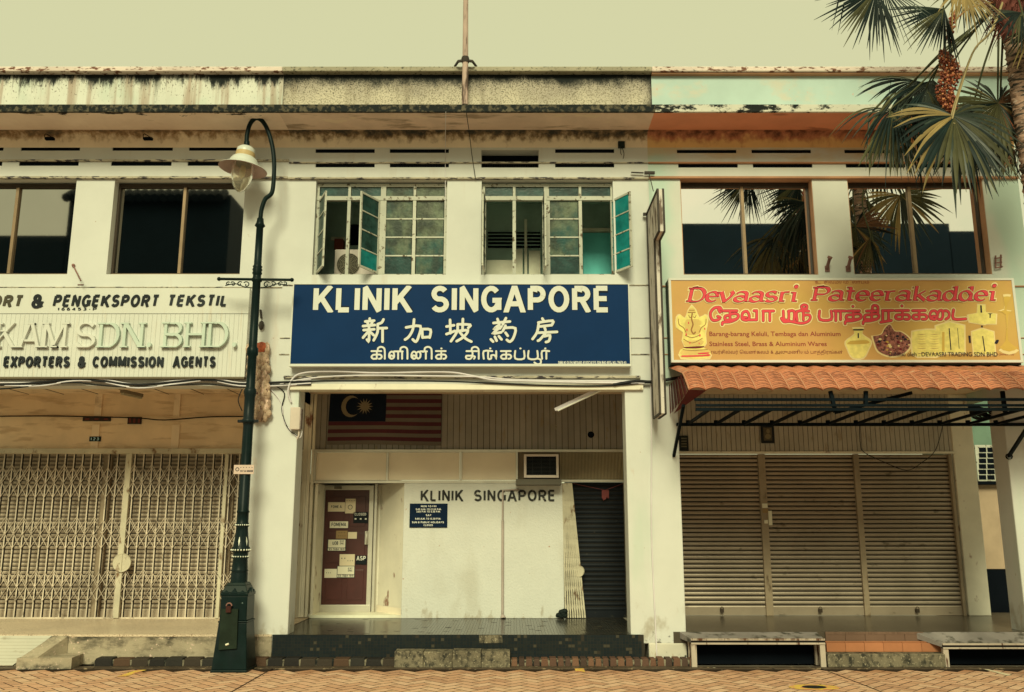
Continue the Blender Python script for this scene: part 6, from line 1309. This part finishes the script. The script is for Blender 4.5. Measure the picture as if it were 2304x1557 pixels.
# ================================================================== PALM
crown_p = P(2262, 10, -2.7); cxp, cyp, czp = crown_p
t = thing('fan_palm', (cxp, -2.7, 0), 'tall fan palm with drooping fronds and an orange fruit cluster by the right shop', 'palm tree')
bark = mat('ringed_palm_bark', A(150, 122, 82), var=.3, vs=6, bump=.9, bs=28, rough=.9, stains=[stain((.05, .045, .04), .53, .05, (5, 5, 26), 7), stain(A(200, 180, 130), .64, .04, (9, 9, 30), 7)])
mb = MB(); prof = []; zc_ = 0; k = 0
while zc_ < czp - .5:
    r = .108 + .05 * max(0, 1 - zc_ / 1.5) + .012 * math.sin(zc_ * .9); prof += [(r, zc_), (r + .014, zc_ + .04), (r - .004, zc_ + .055)]; zc_ += random.uniform(.06, .1)
mb.lathe(prof, (cxp + .11, -2.7, 0), 18); 
for v in range(len(mb.v)): x, y, z = mb.v[v]; j = .012 * math.sin(z * 37 + 3 * math.atan2(y + 2.7, x - cxp)); mb.v[v] = (x + j + .16 * max(0, (6.5 - z) / 6.5) - .05, y, z + .02 * math.sin(4 * math.atan2(y + 2.7, x - cxp - .11) + z * 5))
mb.build('trunk', bark, t)
fib = mat('brown_palm_fibre', A(105, 62, 42), var=.4, vs=9, rough=.9); mb = MB(); mb.lathe([(.11, -.55), (.16, -.3), (.21, .0), (.17, .35), (.05, .6)], (cxp + .04, -2.7, czp - .05), 14)
for k in range(110): a = random.uniform(0, 6.28); z = random.uniform(-.5, .4); p = Vector((cxp + .04 + .17 * math.cos(a), -2.7 + .17 * math.sin(a), czp + z)); d = Vector((math.cos(a), math.sin(a), random.uniform(-1.2, .5))) * random.uniform(.08, .3); mb.tube([p, p + d * .6, p + d + Vector((0, 0, -.08))], [.008, .006, .002], 4)
mb.build('crown_fibre', fib, t)
lf = [mat('dark_palm_leaf', (.006, .014, .014), rough=.5, spec=.12, var=.4, island=.35), mat('deep_palm_leaf', (.013, .023, .016), rough=.45, spec=.4, var=.35, island=.3), mat('olive_palm_leaf', (.066, .064, .030), rough=.5, var=.3, island=.3), mat('straw_palm_leaf', (.24, .17, .07), rough=.55, var=.25, island=.25), mat('dry_brown_leaf', (.15, .075, .042), rough=.6, var=.3, island=.25)]
pet = mat('petiole_green', (.075, .078, .04), rough=.5, var=.2); pet_y = mat('petiole_straw', (.36, .28, .15), rough=.5)
def frond(hub, Y, ang, L, spread, face=20, droop=.35, mix_=(5, 4, 2, 1, 0), fuse=.45, n=34, wide=1.0, via=None, pm_=None, back=.5, curl=.15):
    h = P(hub[0], hub[1], Y); sc_ = (Y + DC) / (CT - (778.5 - hub[1]) / F * ST) / F; L = L * sc_
    a = math.radians(ang); fc = math.radians(face)
    u = Vector((math.cos(a), 0, -math.sin(a))); v = Vector((math.sin(a), 0, math.cos(a))); nrm = Vector((0, -1, 0))
    u2 = (u * math.cos(fc) + nrm * math.sin(fc)).normalized(); n2 = u2.cross(v).normalized()
    if n2.y > 0: n2 = -n2
    mb = MB(); sp = math.radians(spread); dphi = sp / n; st = 7
    mixl = [m_ for m_, k in zip(lf, mix_) for _ in range(k)]; run = random.choice(mixl)
    for i in range(n):
        phi = -sp / 2 + dphi * (i + .5) + random.uniform(-.25, .25) * dphi
        d = u2 * math.cos(phi) + v * math.sin(phi)
        l = L * (1 - (1 - back) * (abs(phi) / math.pi) ** 1.3) * random.uniform(.72, 1.08)
        dr = droop * random.uniform(.6, 1.4); side = v * math.cos(phi) - u2 * math.sin(phi)
        if random.random() < .35: run = random.choice(mixl)
        mb.m(run); tw_ = random.uniform(-.3, .3); broken = random.random() < .10
        rows = []
        for j in range(st + 1):
            s_ = j / st; w_ = min(s_ * l * math.tan(dphi / 2) * 1.02, fuse * L * math.tan(dphi / 2) * 1.12 * (1 - max(0, (s_ - fuse) / (1 - fuse)) ** 1.6)) * wide + .0015
            if s_ == 1: w_ = .002
            p = h + d * (s_ * l) + n2 * (curl * L * (s_ ** 2) * (-.3 if i % 2 else -.2)) + Vector((0, 0, -1)) * (dr * l * max(0, s_ - .25) ** 2)
            if broken and s_ > .55: p += Vector((0, 0, -1)) * l * (s_ - .55) * .9 - d * l * (s_ - .55) * .7
            sd_ = (side + n2 * tw_ * max(0, s_ - fuse)).normalized()
            rows.append([p - sd_ * w_, p + n2 * w_ * (.55 if s_ < fuse else .35), p + sd_ * w_])
        mb.grid(rows, False)
    o = mb.build('frond', None, t)
    pts = [Vector((cxp + .15 * (h.x - cxp) / 3, -2.7 + (Y + 2.7) * .2, czp + .05))]
    if via:
        for q in via: pts.append(P(q[0], q[1], Y * .6 - 2.7 * .4))
    else: pts.append(pts[0].lerp(h, .5) + Vector((0, 0, .35)))
    pts.append(h - u2 * .05); pts.append(h + u2 * .12)
    q = spline(pts, 6); q2 = MB(); q2.tube(q, [.019 - .010 * k / len(q) for k in range(len(q))], 6); q2.build('petiole', pm_ or pet, o)
    return o
random.seed(11)
DK, OL, YE, BR = (6, 4, 1, 0, 0), (1, 3, 5, 2, 0), (0, 1, 3, 6, 1), (1, 2, 3, 2, 3)
frond((1972, -22), -3.2, 128, 172, 120, 10, .05, (5, 5, 2, 0, 0), n=34, back=.75)
frond((1985, -30), -3.1, 70, 165, 80, 15, .15, (6, 4, 1, 0, 0), n=18, wide=.6, fuse=.3)
frond((2125, 20), -3.0, 132, 160, 95, 15, .1, (5, 5, 2, 0, 0), n=28, back=.8)
frond((2165, -30), -3.4, 105, 135, 120, 25, .2, YE, n=30, wide=1.05)
frond((2175, -10), -2.6, 75, 120, 90, 20, .2, DK, n=20, wide=.6)
frond((2063, 182), -2.3, 104, 165, 190, 25, .55, (6, 4, 2, 0, 0), via=[(2190, 60), (2120, 115)], n=36, curl=.3)
frond((2040, 200), -2.4, 118, 215, 60, 30, .55, (4, 4, 4, 1, 0), via=[(2190, 60), (2110, 130)], n=16, curl=.3, wide=.8)
frond((2006, 250), -2.75, 99, 165, 62, 12, .10, (1, 2, 7, 2, 0), fuse=.74, via=[(2180, 70), (2070, 190)], n=20)
frond((2010, 245), -2.65, 112, 180, 130, 30, .7, (1, 3, 6, 2, 0), fuse=.4, via=[(2180, 70), (2070, 190)], n=22, wide=.7)
frond((2085, 200), -2.55, 104, 185, 70, 30, .5, (3, 4, 4, 1, 0), via=[(2190, 70), (2120, 140)], n=18, wide=.8)
frond((2100, 180), -2.45, 108, 175, 100, 22, .4, (4, 4, 3, 0, 0), via=[(2200, 60), (2130, 120)], n=26, wide=.8)
frond((2110, 250), -2.2, 100, 100, 140, 15, .2, (5, 5, 1, 0, 0), via=[(2200, 60), (2140, 150)], n=26)
frond((2144, 260), -3.1, 90, 200, 285, 22, .34, (5, 5, 4, 2, 0), via=[(2230, 70), (2188, 120)], pm_=pet_y, n=46, fuse=.5, back=.40, curl=.3)
frond((2146, 264), -3.15, 96, 190, 90, 18, .2, (3, 4, 4, 2, 0), via=[(2230, 70), (2188, 120)], pm_=pet_y, n=13, fuse=.55, wide=.9)
frond((2180, 300), -2.3, 78, 140, 150, 10, .2, DK, via=[(2240, 70), (2210, 160)], n=32)
frond((2246, 232), -2.5, 95, 180, 330, 10, .22, (3, 4, 3, 1, 3), via=[(2248, 60), (2246, 130)], n=52, back=.36)
frond((2250, 300), -2.2, 100, 120, 80, 10, .2, BR, via=[(2256, 80), (2252, 180)], n=18)
frond((2298, 28), -3.2, 118, 118, 130, 25, .3, (2, 4, 5, 2, 0), n=28)
frond((2330, 60), -3.0, 100, 130, 120, 20, .3, OL, n=26)
frond((2380, -60), -2.9, 45, 200, 200, 15, .3, DK, n=32); frond((2330, -190), -2.9, -60, 200, 200, 10, .2, DK, n=32); frond((2180, -190), -2.7, -120, 190, 200, 10, .2, DK, n=32); frond((2400, 120), -2.6, 80, 190, 220, 15, .3, OL, n=34)
frond((2290, 330), -2.4, 120, 90, 40, 15, .2, BR, via=[(2280, 120), (2300, 240)], n=9, wide=.5)
# fruit
fr_m = mat('orange_palm_fruit', (.22, .07, .035), rough=.5, spec=.35, var=.3, island=.35, icols=[(.58, .16, .075), (.42, .10, .055), (.26, .06, .04), (.62, .25, .12), (.14, .035, .028)]); stalk = mat('fruit_stalk', A(150, 105, 55))
def fruit(p0, pts, n, rpx_, seedv):
    random.seed(seedv); mb = MB().m(fr_m)
    ax = [P(*q, -2.95) for q in pts]; sp_ = spline(ax, 8)
    for k in range(n):
        s_ = random.random(); i = min(len(sp_) - 2, int(s_ * (len(sp_) - 1))); c = sp_[i]; rr = rpx_ * .0058 * math.sin(math.pi * min(.97, max(.08, s_ * .9 + .08))) ** .6
        a, b = random.uniform(0, 6.28), random.uniform(-1, 1); q = c + Vector((math.cos(a) * math.sqrt(1 - b * b), math.sin(a) * math.sqrt(1 - b * b), b)) * rr * random.uniform(.6, 1)
        mb.ball(q, random.uniform(.013, .020), 6)
    mb.m(stalk); mb.tube(spline([Vector((cxp - .2, -2.75, czp))] + [P(*q, -2.9) for q in p0] + ax, 5), .012, 6)
    for k in range(40): i = random.randrange(len(sp_)); a = random.uniform(0, 6.28); mb.tube([sp_[i], sp_[i] + Vector((math.cos(a), math.sin(a), -.3)) * rpx_ * .005], .004, 4)
    return mb.build('fruit_cluster', None, t)
fruit([(2180, 20), (2140, 60)], [(2122, 122), (2136, 150), (2140, 172), (2126, 200), (2136, 232), (2142, 248)], 760, 25, 5)
fruit([(2200, -10), (2160, 10)], [(2144, 35), (2138, 65), (2136, 96)], 110, 9, 6)
